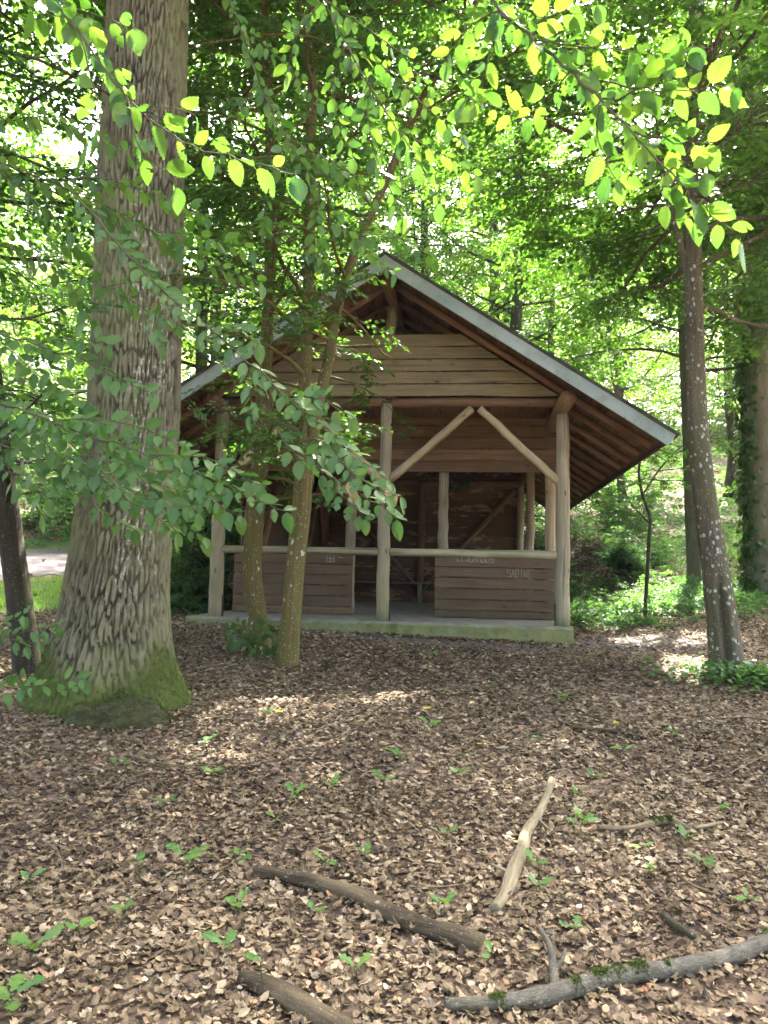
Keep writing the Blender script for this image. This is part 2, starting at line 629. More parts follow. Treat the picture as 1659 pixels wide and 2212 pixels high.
def paint_mat():
    m, nt, bs = nodes_of('pale_green_paint')
    b = NB(nt)
    v = b.coord('Object', (1, 1, 1), True)
    c = b.ramp(b.noise(v, 2.2, 4), [(.3, (.27, .35, .31)), (.7, (.40, .475, .43))])
    sp = b.ramp(b.vor(v, 9), [(.05, 1.0), (.12, 0.0)])
    sm = b.ramp(b.noise(v, 4, 5, .7), [(.46, 0.0), (.66, 1.0)])
    c = b.mix(b.math('MULTIPLY', sm, .6), c, (.22, .25, .19))
    c = b.mix(b.math('MULTIPLY', sp, .75), c, (.10, .11, .075))
    b.l(c, bs.inputs['Base Color'])
    bs.inputs['Roughness'].default_value = .55
    b.bump(b.noise(v, 30, 3), .15, .01, bs)
    return m
M['paint'] = paint_mat()
def felt_mat():
    m, nt, bs = nodes_of('roofing_felt')
    b = NB(nt)
    v = b.coord('Object')
    c = b.ramp(b.noise(v, 3, 5, .65), [(.35, (.035, .034, .03)), (.55, (.06, .06, .045)), (.72, (.08, .10, .035))])
    b.l(c, bs.inputs['Base Color'])
    bs.inputs['Roughness'].default_value = .95
    b.bump(b.noise(v, 60, 3), .4, .01, bs)
    return m
M['felt'] = felt_mat()
def concrete_mat():
    m, nt, bs = nodes_of('mossy_concrete')
    b = NB(nt)
    v = b.coord('Object')
    n1 = b.noise(v, 5, 6, .65)
    c = b.ramp(n1, [(.3, (.16, .15, .11)), (.6, (.29, .275, .21)), (.8, (.42, .40, .33))])
    # algae clings to the outer face, not to the walked top
    geo = b.n('ShaderNodeNewGeometry')
    up = b.sep(geo.outputs['Normal'])[2]
    face = b.ramp(up, [(.3, 1.0), (.8, .12)])
    al = b.ramp(b.noise(v, 2.6, 5, .6), [(.30, 0.0), (.5, 1.0)])
    al = b.mix(1.0, al, face, 'MULTIPLY')
    c = b.mix(b.math('MULTIPLY', al, .82), c, b.ramp(b.noise(v, 9, 3), [(.3, (.12, .145, .03)), (.7, (.27, .285, .085))]))
    b.l(c, bs.inputs['Base Color'])
    bs.inputs['Roughness'].default_value = .92
    b.bump(b.noise(v, 22, 5), .5, .02, bs)
    return m
M['concrete'] = concrete_mat()
def plain(name, colr, rough=.7, metal=0.0):
    m, nt, bs = nodes_of(name)
    b = NB(nt)
    v = b.coord('Object')
    c = b.ramp(b.noise(v, 14, 3), [(.3, [x * .75 for x in colr]), (.7, colr)])
    b.l(c, bs.inputs['Base Color'])
    bs.inputs['Roughness'].default_value = rough
    bs.inputs['Metallic'].default_value = metal
    return m
M['steel'] = plain('dark_steel', (.05, .045, .04), .6, .6)
M['chalk'] = plain('scratched_pale_wood', (.40, .33, .24), .9)
M['cord'] = plain('white_cord', (.6, .6, .55), .7)

def leaf_mat(name, ramp, trans, src='rnd', tfac=.5, veins=False, rough=.42):
    m = bpy.data.materials.new(name)
    m.use_nodes = True
    nt = m.node_tree
    b = NB(nt)
    bs = nt.nodes['Principled BSDF']
    out = nt.nodes['Material Output']
    f = b.rand() if src == 'obj' else b.attr('rnd')
    c = b.ramp(f, ramp)
    tcol = b.ramp(f, trans)
    if veins:
        uv = b.n('ShaderNodeUVMap').outputs[0]
        s = b.sep(uv)
        u = b.math('ABSOLUTE', b.math('SUBTRACT', s[0], .5))
        ph = b.math('FRACT', b.math('SUBTRACT', b.math('MULTIPLY', s[1], 9.0), b.math('MULTIPLY', u, 6.0)))
        lat = b.ramp(b.math('ABSOLUTE', b.math('SUBTRACT', ph, .5)), [(.0, 1.0), (.09, .0)])
        midr = b.ramp(u, [(.012, 1.0), (.03, 0.0)])
        vn = b.math('MAXIMUM', b.math('MULTIPLY', lat, .55), midr)
        c = b.mix(b.math('MULTIPLY', vn, .6), c, (.20, .30, .08))
        tcol = b.mix(b.math('MULTIPLY', vn, .45), tcol, (.05, .12, .01))
        bl = b.noise(b.coord('Object', (1, 1, 1), True), 3.2, 4, .65)
        br = b.ramp(bl, [(.66, 0.0), (.74, .7)])          # browned blotches
        c = b.mix(br, c, (.16, .11, .035))
        tcol = b.mix(br, tcol, (.22, .16, .03))
        tcol = b.mix(1.0, tcol, b.ramp(bl, [(.3, .8), (.7, 1.0)]), 'MULTIPLY')
    b.l(c, bs.inputs['Base Color'])
    bs.inputs['Roughness'].default_value = rough
    bs.inputs['Specular IOR Level'].default_value = .4
    tr = b.n('ShaderNodeBsdfTranslucent')
    b.l(tcol, tr.inputs['Color'])
    mx = b.n('ShaderNodeMixShader')
    mx.inputs[0].default_value = tfac
    b.l(bs.outputs[0], mx.inputs[1])
    b.l(tr.outputs[0], mx.inputs[2])
    b.l(mx.outputs[0], out.inputs['Surface'])
    return m
GR = [(0.0, (.032, .090, .030)), (.5, (.055, .13, .038)), (1.0, (.095, .17, .042))]
GT = [(0.0, (.075, .215, .020)), (.5, (.13, .29, .024)), (1.0, (.19, .36, .026))]
M['leaf'] = leaf_mat('beech_foliage', GR, GT)
M['leaf_far'] = leaf_mat('far_foliage', [(0.0, (.045, .10, .03)), (1.0, (.12, .18, .04))], [(0.0, (.12, .27, .03)), (1.0, (.28, .42, .04))])
M['leaf_low'] = leaf_mat('undergrowth_foliage', [(0.0, (.035, .10, .045)), (1.0, (.09, .19, .06))], [(0.0, (.09, .25, .05)), (1.0, (.20, .38, .05))])
M['hero'] = leaf_mat('near_leaf', GR, GT, 'obj', .5, True, .38)
M['hero_dark'] = leaf_mat('near_leaf_deep_green', [(0.0, (.048, .135, .032)), (1.0, (.10, .20, .042))], [(0.0, (.08, .25, .022)), (1.0, (.16, .33, .025))], 'obj', .45, True, .40)
M['hero_pale'] = leaf_mat('near_leaf_pale_green', [(0.0, (.06, .15, .045)), (1.0, (.12, .215, .06))], [(0.0, (.09, .26, .03)), (1.0, (.17, .35, .035))], 'obj', .42, True, .42)
M['seedling'] = leaf_mat('seedling_leaf', [(0.0, (.07, .19, .05)), (1.0, (.16, .28, .06))], [(0.0, (.12, .30, .03)), (1.0, (.22, .40, .04))], 'obj', .4, True)
M['ivy'] = leaf_mat('ivy_leaf', [(0.0, (.018, .06, .016)), (1.0, (.05, .11, .025))], [(0.0, (.08, .2, .02)), (1.0, (.18, .3, .03))], 'rnd', .3, False, .3)
M['grass'] = leaf_mat('grass_blade', [(0.0, (.05, .13, .025)), (1.0, (.11, .20, .04))], [(0.0, (.2, .42, .04)), (1.0, (.35, .55, .06))], 'rnd', .45)
def litter_mat():
    m, nt, bs = nodes_of('dead_leaf')
    b = NB(nt)
    c = b.ramp(b.attr('rnd'), [(0.0, (.055, .038, .023)), (.25, (.135, .095, .052)), (.55, (.26, .192, .108)), (.8, (.385, .30, .182)), (.93, (.50, .42, .29)), (1.0, (.36, .19, .09))])
    b.l(c, bs.inputs['Base Color'])
    bs.inputs['Roughness'].default_value = .62
    bs.inputs['Specular IOR Level'].default_value = .35
    tr = b.n('ShaderNodeBsdfTranslucent')
    b.l(c, tr.inputs['Color'])
    mx = b.n('ShaderNodeMixShader')
    mx.inputs[0].default_value = .18
    b.l(bs.outputs[0], mx.inputs[1])
    b.l(tr.outputs[0], mx.inputs[2])
    b.l(mx.outputs[0], nt.nodes['Material Output'].inputs['Surface'])
    return m
M['litter'] = litter_mat()
M['yellow_leaf'] = leaf_mat('yellow_leaf', [(0.0, (.55, .42, .04)), (1.0, (.6, .5, .06))], [(0.0, (.6, .5, .04)), (1.0, (.6, .5, .04))], 'obj', .3, True)
M['dry_leaf'] = leaf_mat('dry_hanging_leaf', [(0.0, (.35, .22, .10)), (1.0, (.5, .36, .2))], [(0.0, (.5, .3, .1)), (1.0, (.5, .35, .15))], 'obj', .35, True)

def bark_mat(name, dark, light, moss=None, spots=None, sc=40.0, stretch=.12, mossfac=.5, spot_scale=22, bump=.8, crack=.35, spot_amt=.5):
    """bark runs along the tube: the 'bark' attribute holds the position round and along it"""
    m, nt, bs = nodes_of(name)
    b = NB(nt)
    at = b.n('ShaderNodeAttribute', attribute_name='bark').outputs['Vector']
    oi = b.n('ShaderNodeObjectInfo')
    ofs = b.n('ShaderNodeVectorMath', operation='ADD')
    cb = b.n('ShaderNodeCombineXYZ')
    b.l(b.math('MULTIPLY', oi.outputs['Random'], 31.0), cb.inputs[2])
    b.l(at, ofs.inputs[0])
    b.l(cb.outputs[0], ofs.inputs[1])
    v0 = ofs.outputs[0]
    def mp(sx):
        x = b.n('ShaderNodeMapping')
        b.l(v0, x.inputs['Vector'])
        x.inputs['Scale'].default_value = sx
        return x.outputs[0]
    v = mp((1, 1, stretch))
    n = b.noise(v, sc, 6, .7, .5)
    n2 = b.noise(mp((1, 1, stretch * 2)), sc * .28, 4, .6, .3)
    f = b.math('ADD', b.math('MULTIPLY', n, .6), b.math('MULTIPLY', n2, .4))
    c = b.ramp(f, [(.34, dark), (.52, [(x + y) / 2 for x, y in zip(dark, light)]), (.66, light)])
    cr = b.ramp(n, [(.30, 1.0), (.40, 0.0)])
    c = b.mix(b.math('MULTIPLY', cr, crack), c, [x * .35 for x in dark])
    if moss:
        big = b.noise(mp((1, 1, .35)), 7.0, 4, .6)
        c = b.mix(b.math('MULTIPLY', b.ramp(big, [(.42, 0.0), (.6, 1.0)]), mossfac), c, moss)
    if spots:
        vs = mp((1, 1, .75))
        wob = b.n('ShaderNodeVectorMath', operation='ADD')
        nz = b.n('ShaderNodeTexNoise')
        b.l(vs, nz.inputs['Vector'])
        nz.inputs['Scale'].default_value = 40
        ml = b.n('ShaderNodeVectorMath', operation='SCALE')
        b.l(nz.outputs['Color'], ml.inputs[0])
        ml.inputs['Scale'].default_value = .03
        b.l(vs, wob.inputs[0])
        b.l(ml.outputs[0], wob.inputs[1])
        sp = b.ramp(b.vor(wob.outputs[0], spot_scale), [(.20, 1.0), (.30, 0.0)])
        ms = b.ramp(b.noise(vs, 6.0, 3), [(spot_amt, 0.0), (spot_amt + .08, 1.0)])
        sp2 = b.ramp(b.vor(wob.outputs[0], spot_scale * 2.3), [(.14, 1.0), (.22, 0.0)])
        c = b.mix(b.math('MAXIMUM', b.mix(1.0, sp, ms, 'MULTIPLY'), b.math('MULTIPLY', sp2, .5)), c, spots)
    b.l(c, bs.inputs['Base Color'])
    bs.inputs['Roughness'].default_value = .9
    bs.inputs['Specular IOR Level'].default_value = .2
    b.bump(f, bump, .025, bs)
    return m
M['bark'] = bark_mat('grey_brown_bark', (.06, .05, .032), (.17, .15, .105), (.08, .09, .03))
M['bark_dark'] = bark_mat('dark_bark', (.03, .025, .017), (.085, .073, .052), (.045, .052, .018), (.26, .27, .22), spot_scale=16, spot_amt=.56)
M['bark_olive'] = bark_mat('olive_smooth_bark', (.08, .063, .018), (.18, .148, .055), (.10, .108, .025), (.50, .49, .40), sc=34, stretch=.05, mossfac=.55, spot_scale=17, bump=.35, crack=.15, spot_amt=.55)
M['bark_lichen'] = bark_mat('lichen_spotted_bark', (.065, .054, .034), (.165, .142, .096), (.095, .10, .036), (.42, .43, .35), sc=30, stretch=.12, spot_scale=17, spot_amt=.44)
M['bark_pale'] = bark_mat('pale_ridged_bark', (.12, .10, .07), (.29, .25, .185), (.13, .14, .06), sc=22, stretch=.10)
M['dead_wood'] = bark_mat('bare_dead_wood', (.12, .09, .05), (.32, .26, .16), (.10, .09, .045), sc=90, stretch=.06)
M['pale_wood'] = bark_mat('pale_dead_wood', (.19, .155, .09), (.40, .34, .225), (.17, .155, .085), sc=80, stretch=.05, mossfac=.6)
M['dead_bark'] = bark_mat('fallen_branch_bark', (.03, .023, .015), (.105, .08, .048), (.22, .17, .095), (.33, .27, .17), sc=70, stretch=.07, mossfac=.45, crack=.8, spot_scale=38, spot_amt=.5)
M['dead_grey'] = bark_mat('grey_fallen_bark', (.06, .054, .042), (.19, .175, .14), (.11, .105, .06), (.36, .35, .31), sc=60, stretch=.5, spot_scale=60, spot_amt=.56)
M['moss'] = leaf_mat('moss', [(0.0, (.028, .045, .008)), (1.0, (.085, .12, .018))], [(0.0, (.1, .18, .02)), (1.0, (.2, .3, .03))], 'rnd', .2, False, .8)
def oak_mat():
    m, nt, bs = nodes_of('oak_bark')
    b = NB(nt)
    v = b.coord('Object')
    fine = b.noise(b.coord('Object', (1, 1, .35)), 26, 6, .65)
    c = b.ramp(fine, [(.28, (.092, .084, .048)), (.55, (.172, .160, .10)), (.8, (.255, .242, .165))])
    plate = b.attr('rnd')
    c = b.mix(1.0, c, b.ramp(plate, [(0.0, .78), (1.0, 1.15)]), 'MULTIPLY')
    c = b.mix(b.math('MULTIPLY', b.math('SUBTRACT', 1.0, b.attr('plate')), .95), c, (.04, .031, .018))
    grn = b.ramp(b.noise(v, 1.6, 4), [(.4, 0.0), (.65, 1.0)])
    c = b.mix(b.math('MULTIPLY', grn, .6), c, (.19, .20, .085))
    wl = b.attr('lichen')
    wn = b.ramp(b.noise(b.coord('Object', (1, 1, .6)), 34, 4, .6), [(.54, 0.0), (.60, 1.0)])
    c = b.mix(b.math('MULTIPLY', b.math('MULTIPLY', wl, wn), .8), c, (.40, .41, .34))
    ms = b.attr('moss')
    mc = b.ramp(b.noise(v, 30, 4), [(.3, (.045, .065, .012)), (.7, (.10, .125, .025))])
    c = b.mix(ms, c, mc)
    b.l(c, bs.inputs['Base Color'])
    bs.inputs['Roughness'].default_value = .92
    bs.inputs['Specular IOR Level'].default_value = .2
    b.bump(fine, .6, .012, bs)
    return m
M['oak'] = oak_mat()
def moss_soil_mat():
    m, nt, bs = nodes_of('mossy_burl')
    b = NB(nt)
    v = b.coord('Object')
    c = b.ramp(b.noise(v, 24, 5), [(.35, (.03, .024, .013)), (.6, (.06, .062, .018))])
    b.l(c, bs.inputs['Base Color'])
    bs.inputs['Roughness'].default_value = .95
    b.bump(b.noise(v, 30, 4), .8, .02, bs)
    return m
M['moss_soil'] = moss_soil_mat()
def ground_mat():
    m, nt, bs = nodes_of('forest_soil')
    b = NB(nt)
    v = b.coord('Object')
    vv = b.vor(v, 22, 'F1', 'Color')
    sv = b.sep(vv)[0]
    lit = b.ramp(sv, [(0.0, (.045, .03, .02)), (.4, (.13, .085, .055)), (.75, (.24, .165, .11)), (1.0, (.34, .25, .18))])
    soil = b.ramp(b.noise(v, 9, 5), [(.3, (.025, .019, .014)), (.7, (.07, .052, .037))])
    c = b.mix(b.ramp(b.noise(v, 3.0, 4), [(.35, .35), (.6, 1.0)]), soil, lit)
    grv = b.ramp(b.noise(v, 60, 4), [(.3, (.07, .065, .065)), (.7, (.17, .16, .16))])
    c = b.mix(b.attr('gravel'), c, grv)
    grs = b.ramp(b.noise(v, 20, 4), [(.3, (.05, .10, .025)), (.7, (.10, .16, .04))])
    c = b.mix(b.attr('green'), c, grs)
    b.l(c, bs.inputs['Base Color'])
    bs.inputs['Roughness'].default_value = .95
    b.bump(b.vor(v, 22), .6, .03, bs)
    return m
M['ground'] = ground_mat()
def path_mat():
    m, nt, bs = nodes_of('gravel_path')
    b = NB(nt)
    v = b.coord('Object')
    c = b.ramp(b.noise(v, 40, 5), [(.3, (.07, .058, .062)), (.7, (.14, .12, .128))])
    b.l(c, bs.inputs['Base Color'])
    bs.inputs['Roughness'].default_value = .95
    b.bump(b.noise(v, 60, 4), .5, .02, bs)
    return m
M['path'] = path_mat()

# ------------------------------------------------------------------ the ground
pc = spline([(-28, 8.0, 0), (-14, 12.0, 0), (-7.4, 16.0, 0), (-4.6, 21.0, 0), (-4.2, 34, 0)], 90)
def path_dist(x, y):
    x, y = np.asarray(x, float), np.asarray(y, float)
    d = np.full(x.shape, 99.0)
    for q in pc:
        d = np.minimum(d, np.hypot(x - q[0], y - q[1]))
    return d
def gravel_mask(x, y):
    hx, hy = hut_xy(x, y)
    d = np.abs(hy + .75 + .25 * np.sin(hx * 1.3)) / .55
    a = smooth(1.2, .35, d) * smooth(-2.2, -.6, hx) * smooth(4.2, 2.6, hx)
    d2 = np.sqrt(((hx - 3.4) / 1.5) ** 2 + ((hy - .6) / 2.2) ** 2)
    a = np.maximum(a, .95 * smooth(1.15, .35, d2))
    return np.clip(a * (.8 + .5 * fbm(np.stack([x * 2.2, y * 2.2, 0 * x], -1), 3, 21)), 0, 1)
def green_mask(x, y):
    g = smooth(-3.4, -4.2, x) * smooth(10.3, 11.4, y) * smooth(5.4, 4.6, path_dist(x, y)) * smooth(2.1, 2.4, path_dist(x, y)) * (y < 20)
    return np.clip(g * (1.1 + .5 * fbm(np.stack([x * 1.5, y * 1.5, 0 * x], -1), 3, 5)), 0, 1)
gx = np.concatenate([np.linspace(-70, -14, 30)[:-1], np.linspace(-14, -5, 50)[:-1], np.linspace(-5, 5, 200)[:-1], np.linspace(5, 14, 50)[:-1], np.linspace(14, 70, 30)])
gy = np.concatenate([np.linspace(-30, 0, 20)[:-1], np.linspace(0, 12, 220)[:-1], np.linspace(12, 26, 80)[:-1], np.linspace(26, 110, 60)])
XX, YY = np.meshgrid(gx, gy)
ZZ = ground(XX, YY)
na = Acc()
nyy, nxx = XX.shape
ii = np.arange(nyy - 1)[:, None] * nxx + np.arange(nxx - 1)[None]
na.add(np.stack([XX, YY, ZZ], -1).reshape(-1, 3), np.stack([ii, ii + 1, ii + nxx + 1, ii + nxx], -1).reshape(-1, 4))
gobj = obj('ground', na.mesh('ground', True, {'gravel': gravel_mask(XX, YY).ravel(), 'green': green_mask(XX, YY).ravel()}), M['ground'])
tag(gobj, 'sloping forest floor of brown soil under dead leaves', kind='structure')

pn = np.gradient(pc, axis=0)
pn = unit(np.stack([-pn[:, 1], pn[:, 0], 0 * pn[:, 0]], -1))
offs = np.linspace(-2.2, 2.2, 7)
pv = pc[:, None] + pn[:, None] * (offs * 1.0)[None, :, None] * (1 + .08 * rng.normal(size=(90, 7, 1)) * (np.abs(offs)[None, :, None] > 2))
pv[..., 2] = ground(pv[..., 0], pv[..., 1]) + .035 - .02 * (np.abs(offs)[None] > 2)
ii = np.arange(89)[:, None] * 7 + np.arange(6)[None]
pa = Acc()
pa.add(pv.reshape(-1, 3), np.stack([ii, ii + 7, ii + 8, ii + 1], -1).reshape(-1, 4))
tag(obj('path', pa.mesh('path', True), M['path']), 'grey gravel path running uphill past the oak', kind='structure')

# ------------------------------------------------------------------ the hut
def basis_mat(p0, x, z):
    x = unit(x)
    z = np.asarray(z, float)
    z = unit(z - x * (z @ x))
    y = np.cross(z, x)
    m = Matrix.Identity(4)
    for i in range(3):
        m[i][0], m[i][1], m[i][2], m[i][3] = x[i], y[i], z[i], p0[i]
    return m
def board(name, m, parent, p0, p1, wdir, w, t, cut0=0.0, cut1=0.0, seg=5, warp=.004, seed=None):
    """plank from p0 to p1 (centre line), w wide along wdir; cut0/cut1 shift the top edge's ends"""
    r = np.random.default_rng(seed if seed is not None else rng.integers(1 << 30))
    p0, p1 = np.asarray(p0, float), np.asarray(p1, float)
    L = np.linalg.norm(p1 - p0)
    xs = np.linspace(0, 1, seg + 1)
    v = []
    for s in xs:
        e0, e1 = r.normal(0, warp, 2)
        dz = r.normal(0, warp * .6)
        for zz, yy in ((-1, -1), (-1, 1), (1, 1), (1, -1)):
            x = s * L
            if zz > 0:
                x += cut0 * (1 - s) - cut1 * s
            v.append((x, yy * t / 2 + dz, zz * w / 2 + (e1 if zz > 0 else e0)))
    q = []
    for i in range(seg):
        b = i * 4
        for j in range(4):
            k = (j + 1) % 4
            q.append((b + j, b + 4 + j, b + 4 + k, b + k))
    q.append((0, 1, 2, 3))
    b = seg * 4
    q.append((b + 3, b + 2, b + 1, b))
    a = Acc()
    a.add(np.array(v), q)
    return obj(name, a.mesh(name), m, parent, mat4=basis_mat(p0, p1 - p0, wdir))
def log(name, m, parent, p0, p1, r0, r1=None, seg=12, n=9, bump=.05, sway=.006):
    p0, p1 = np.asarray(p0, float), np.asarray(p1, float)
    L = np.linalg.norm(p1 - p0)
    r1 = r0 if r1 is None else r1
    pts = np.stack([np.linspace(0, L, n), rng.normal(0, sway, n), rng.normal(0, sway, n)], -1)
    pts[0, 1:] = pts[-1, 1:] = 0
    a = Acc()
    tube(a, pts, np.linspace(r0, r1, n), seg, 0, bump, int(rng.integers(999)))
    z = np.array([0, 0, 1.0]) if abs(unit(p1 - p0)[2]) < .9 else np.array([0, 1.0, 0])
    me = a.mesh(name, True)
    return obj(name, me, m, parent, mat4=basis_mat(p0, p1 - p0, z))

HW, PORCH, DEEP = 2.283, 1.48, 8.0
hut = thing('hut', 'open-fronted brown wooden hut with log posts and pale-edged gable roof', 'hut', HO, rz=HYAW)

# concrete slab with a worn front edge
sa = Acc()
sx = np.linspace(-2.62, 2.40, 60)
def slab_front(x):
    return -.16 + .018 * fbm(np.stack([x * 2.5, 0 * x, 0 * x], -1), 3, 4) + .05 * (np.abs(x + .0) < .16)
yf = slab_front(sx)
rows = [(-.0, -.5), (-.012, -.03), (.012, -.006), (.05, 0.0), (.5, 0.0), (4.0, 0.0), (8.25, 0.0), (8.25, -.5)]
sv = np.array([[(x, (yf[i] + dy) if dy < .4 else dy, z + (.006 * rng.normal() if -.4 < z < 0 else 0)) for i, x in enumerate(sx)] for dy, z in rows])
ii = np.arange(len(rows) - 1)[:, None] * 60 + np.arange(59)[None]
sa.add(sv.reshape(-1, 3), np.stack([ii, ii + 1, ii + 61, ii + 60], -1).reshape(-1, 4))
for e, fl in ((0, 1), (59, 0)):
    idx = [k * 60 + e for k in range(len(rows))]
    for k in range(3):
        qd = [idx[k], idx[k + 1], idx[len(rows) - 2 - k], idx[len(rows) - 1 - k]]
        sa.Q.append(np.array([qd if fl else qd[::-1]]))
obj('slab', sa.mesh('slab'), M['concrete'], hut)

# posts
for x, rr in ((-HW, .098), (-.031, .088), (HW, .098)):
    po = log('post', M['log'], hut, (x, 0, -.02), (x + .0, 0, 2.88 if abs(x) < 1 else 2.74), rr, rr * .84, 16, 16, .035, .004)
    board('bracket', M['steel'], po, (0, (.095 if x < 0 else .092) * (1 if x > 0 else -1) * -1, 0), (.30, .095 * (1 if x < 0 else -1), 0), (0, 0, 1), .06, .012, warp=0)
for x in (-HW, -.70, .70, HW):
    log('post', M['log'] if x < HW else M['brace'], hut, (x, PORCH, 0), (x, PORCH, 2.72 if abs(x) > 1 else 2.2), .082, .075, 14, 14)
for x, y in ((HW, 5.1), (HW, 7.86), (-HW, 5.1), (-HW, 7.86), (0, 7.86)):
    log('post', M['post_two'] if x > 1 else M['red_log'], hut, (x, y, 0), (x, y, 2.76), .085, .08, 14, 12)
# rails, braces, beams
log('rail', M['rail'], hut, (-HW + .07, -.005, .9), (-.10, -.005, .905), .054, .05, 12, 12, .05, .004)
log('rail', M['rail'], hut, (.045, -.005, .905), (HW - .075, -.005, .9), .05, .056, 12, 12, .05, .004)
for a, b in ((.03, 1.10), (HW - .06, 1.20), (-HW + .06, -1.20), (-.09, -1.12)):
    log('brace', M['brace'], hut, (a, -.012, 1.86), (b, -.012, 2.82), .056, .052, 12, 10, .05, .004)
log('beam', M['red_log'], hut, (-HW - .12, .0, 2.90), (-.10, .0, 2.905), .066, .066, 12, 12)
log('beam', M['red_log'], hut, (.04, .0, 2.905), (HW + .12, .0, 2.90), .066, .064, 12, 12)
for s in (-1, 1):
    log('wall_plate', M['red_log'] if s < 0 else M['header'], hut, (s * HW, -.55, 2.835), (s * HW, 9.2, 2.835), .10, .098, 16, 14, .04, .006)
log('ridge_log', M['red_log'], hut, (0, -.62, 4.335), (0, 9.3, 4.335), .078, .078, 14, 10, .03, .003)
log('king_post', M['gable'], hut, (0.0, .0, 2.96), (0.0, 0, 4.22), .078, .07, 14, 10)
for s in (-1, 1):                                        # struts that stand behind the gable boards
    log('strut', M['red_log'], hut, (s * .06, .35, 3.95), (s * 1.35, .35, 3.30), .045, .045, 10, 6)
log('beam', M['red_log'], hut, (-HW, 7.82, 2.78), (HW, 7.82, 2.78), .075, .075, 12, 8)
log('beam', M['header'], hut, (-HW, PORCH + .03, 2.62), (HW, PORCH + .03, 2.62), .075, .075, 12, 8)
for s in (-1, 1):                                        # V of braces on the back wall
    log('brace', M['red_log'], hut, (s * .07, 7.80, .35), (s * (HW - .1), 7.80, 2.65), .06, .06, 10, 8)
for ya, yb in ((1.65, 3.2), (5.0, 3.3), (5.2, 6.4), (7.7, 6.5)):
    log('brace', M['red_log'], hut, (-HW + .08, ya, .5), (-HW + .08, yb, 2.65), .06, .055, 10, 8)

# clapboarded walls: each board is a piece of its wall
def wall(name):
    o = bpy.data.objects.new(name, None)
    o.empty_display_size = .1
    col.objects.link(o)
    o.parent = hut
    return o
RT, RC, RS = 4.58, .8388, .5445                          # ridge height, slope cosine and sine
def roof_x(z, off):
    return (RT - off / RC - z) * RC / RS
gw = wall('gable_wall')
for k in range(5):
    z0 = 2.965 + k * .168
    z1 = z0 + .157
    x0, x1 = roof_x(z0, .145), roof_x(z1, .145)
    x0, x1 = min(x0, 2.42), min(x1, 2.42)
    y = -.105
    board('board', M['gable'], gw, (-x0, y, (z0 + z1) / 2), (x0, y, (z0 + z1) / 2), (0, .085 if k < 4 else .02, 1), z1 - z0, .020, x0 - x1, x0 - x1, 8, .003)
fw = wall('front_wall')
for k in range(5):
    z0 = 2.15 + k * .176
    board('board', M['header'], fw, (-2.40, PORCH - .115, z0 + .095), (2.40, PORCH - .115, z0 + .095), (0, .07, 1), .166, .018, 0, 0, 8, .0012)
PY = PORCH - .118
for xa, xb, nm in ((-2.46, -.64, 'half_wall'), (.60, 2.37, 'half_wall')):
    hw_ = wall(nm)
    zs = [.012, .122, .276, .440, .595, .752, .918]
    for k in range(6):
        z0, z1 = zs[k], zs[k + 1] - .011
        st = .012 * rng.normal()
        board('board', M['panel'], hw_, (xa - abs(st) * .5, PY, (z0 + z1) / 2), (xb + st * .3, PY, (z0 + z1) / 2), (0, .085, 1), z1 - z0, .018, 0, 0, 8, .0010)
bw = wall('back_wall')
for k in range(25):
    z0 = .02 + k * .17
    x0, x1 = min(2.36, roof_x(z0, .15)), min(2.36, roof_x(z0 + .19, .15))
    if x1 < .15:
        break
    board('board', M['inner'], bw, (x0, 7.97, z0 + .095), (-x0, 7.97, z0 + .095), (0, -.07, 1), .19, .022, x0 - x1, x0 - x1, 5, .003)
lw = wall('side_wall')
for k in range(16):
    z0 = .02 + k * .172
    board('board', M['panel'], lw, (-2.39, 7.99, z0 + .095), (-2.39, PORCH - .06 + .03 * rng.normal(), z0 + .095), (-.0 + .07, 0, 1), .19, .022, 0, 0, 5, .003)
rw = wall('side_wall')
for k in range(6):
    z0 = .02 + k * .16
    board('board', M['panel'], rw, (2.39, PORCH - .06, z0 + .09), (2.39, 7.99, z0 + .09), (-.07, 0, 1), .18, .022, 0, 0, 5, .003)
cl = wall('ceiling')
for k in range(21):
    x = -2.1 + k * .21
    board('board', M['deck'], cl, (x, .07, 2.985 + .004 * rng.normal()), (x, PORCH - .10, 2.985), (1, 0, 0), .204, .018, 0, 0, 2, .001)

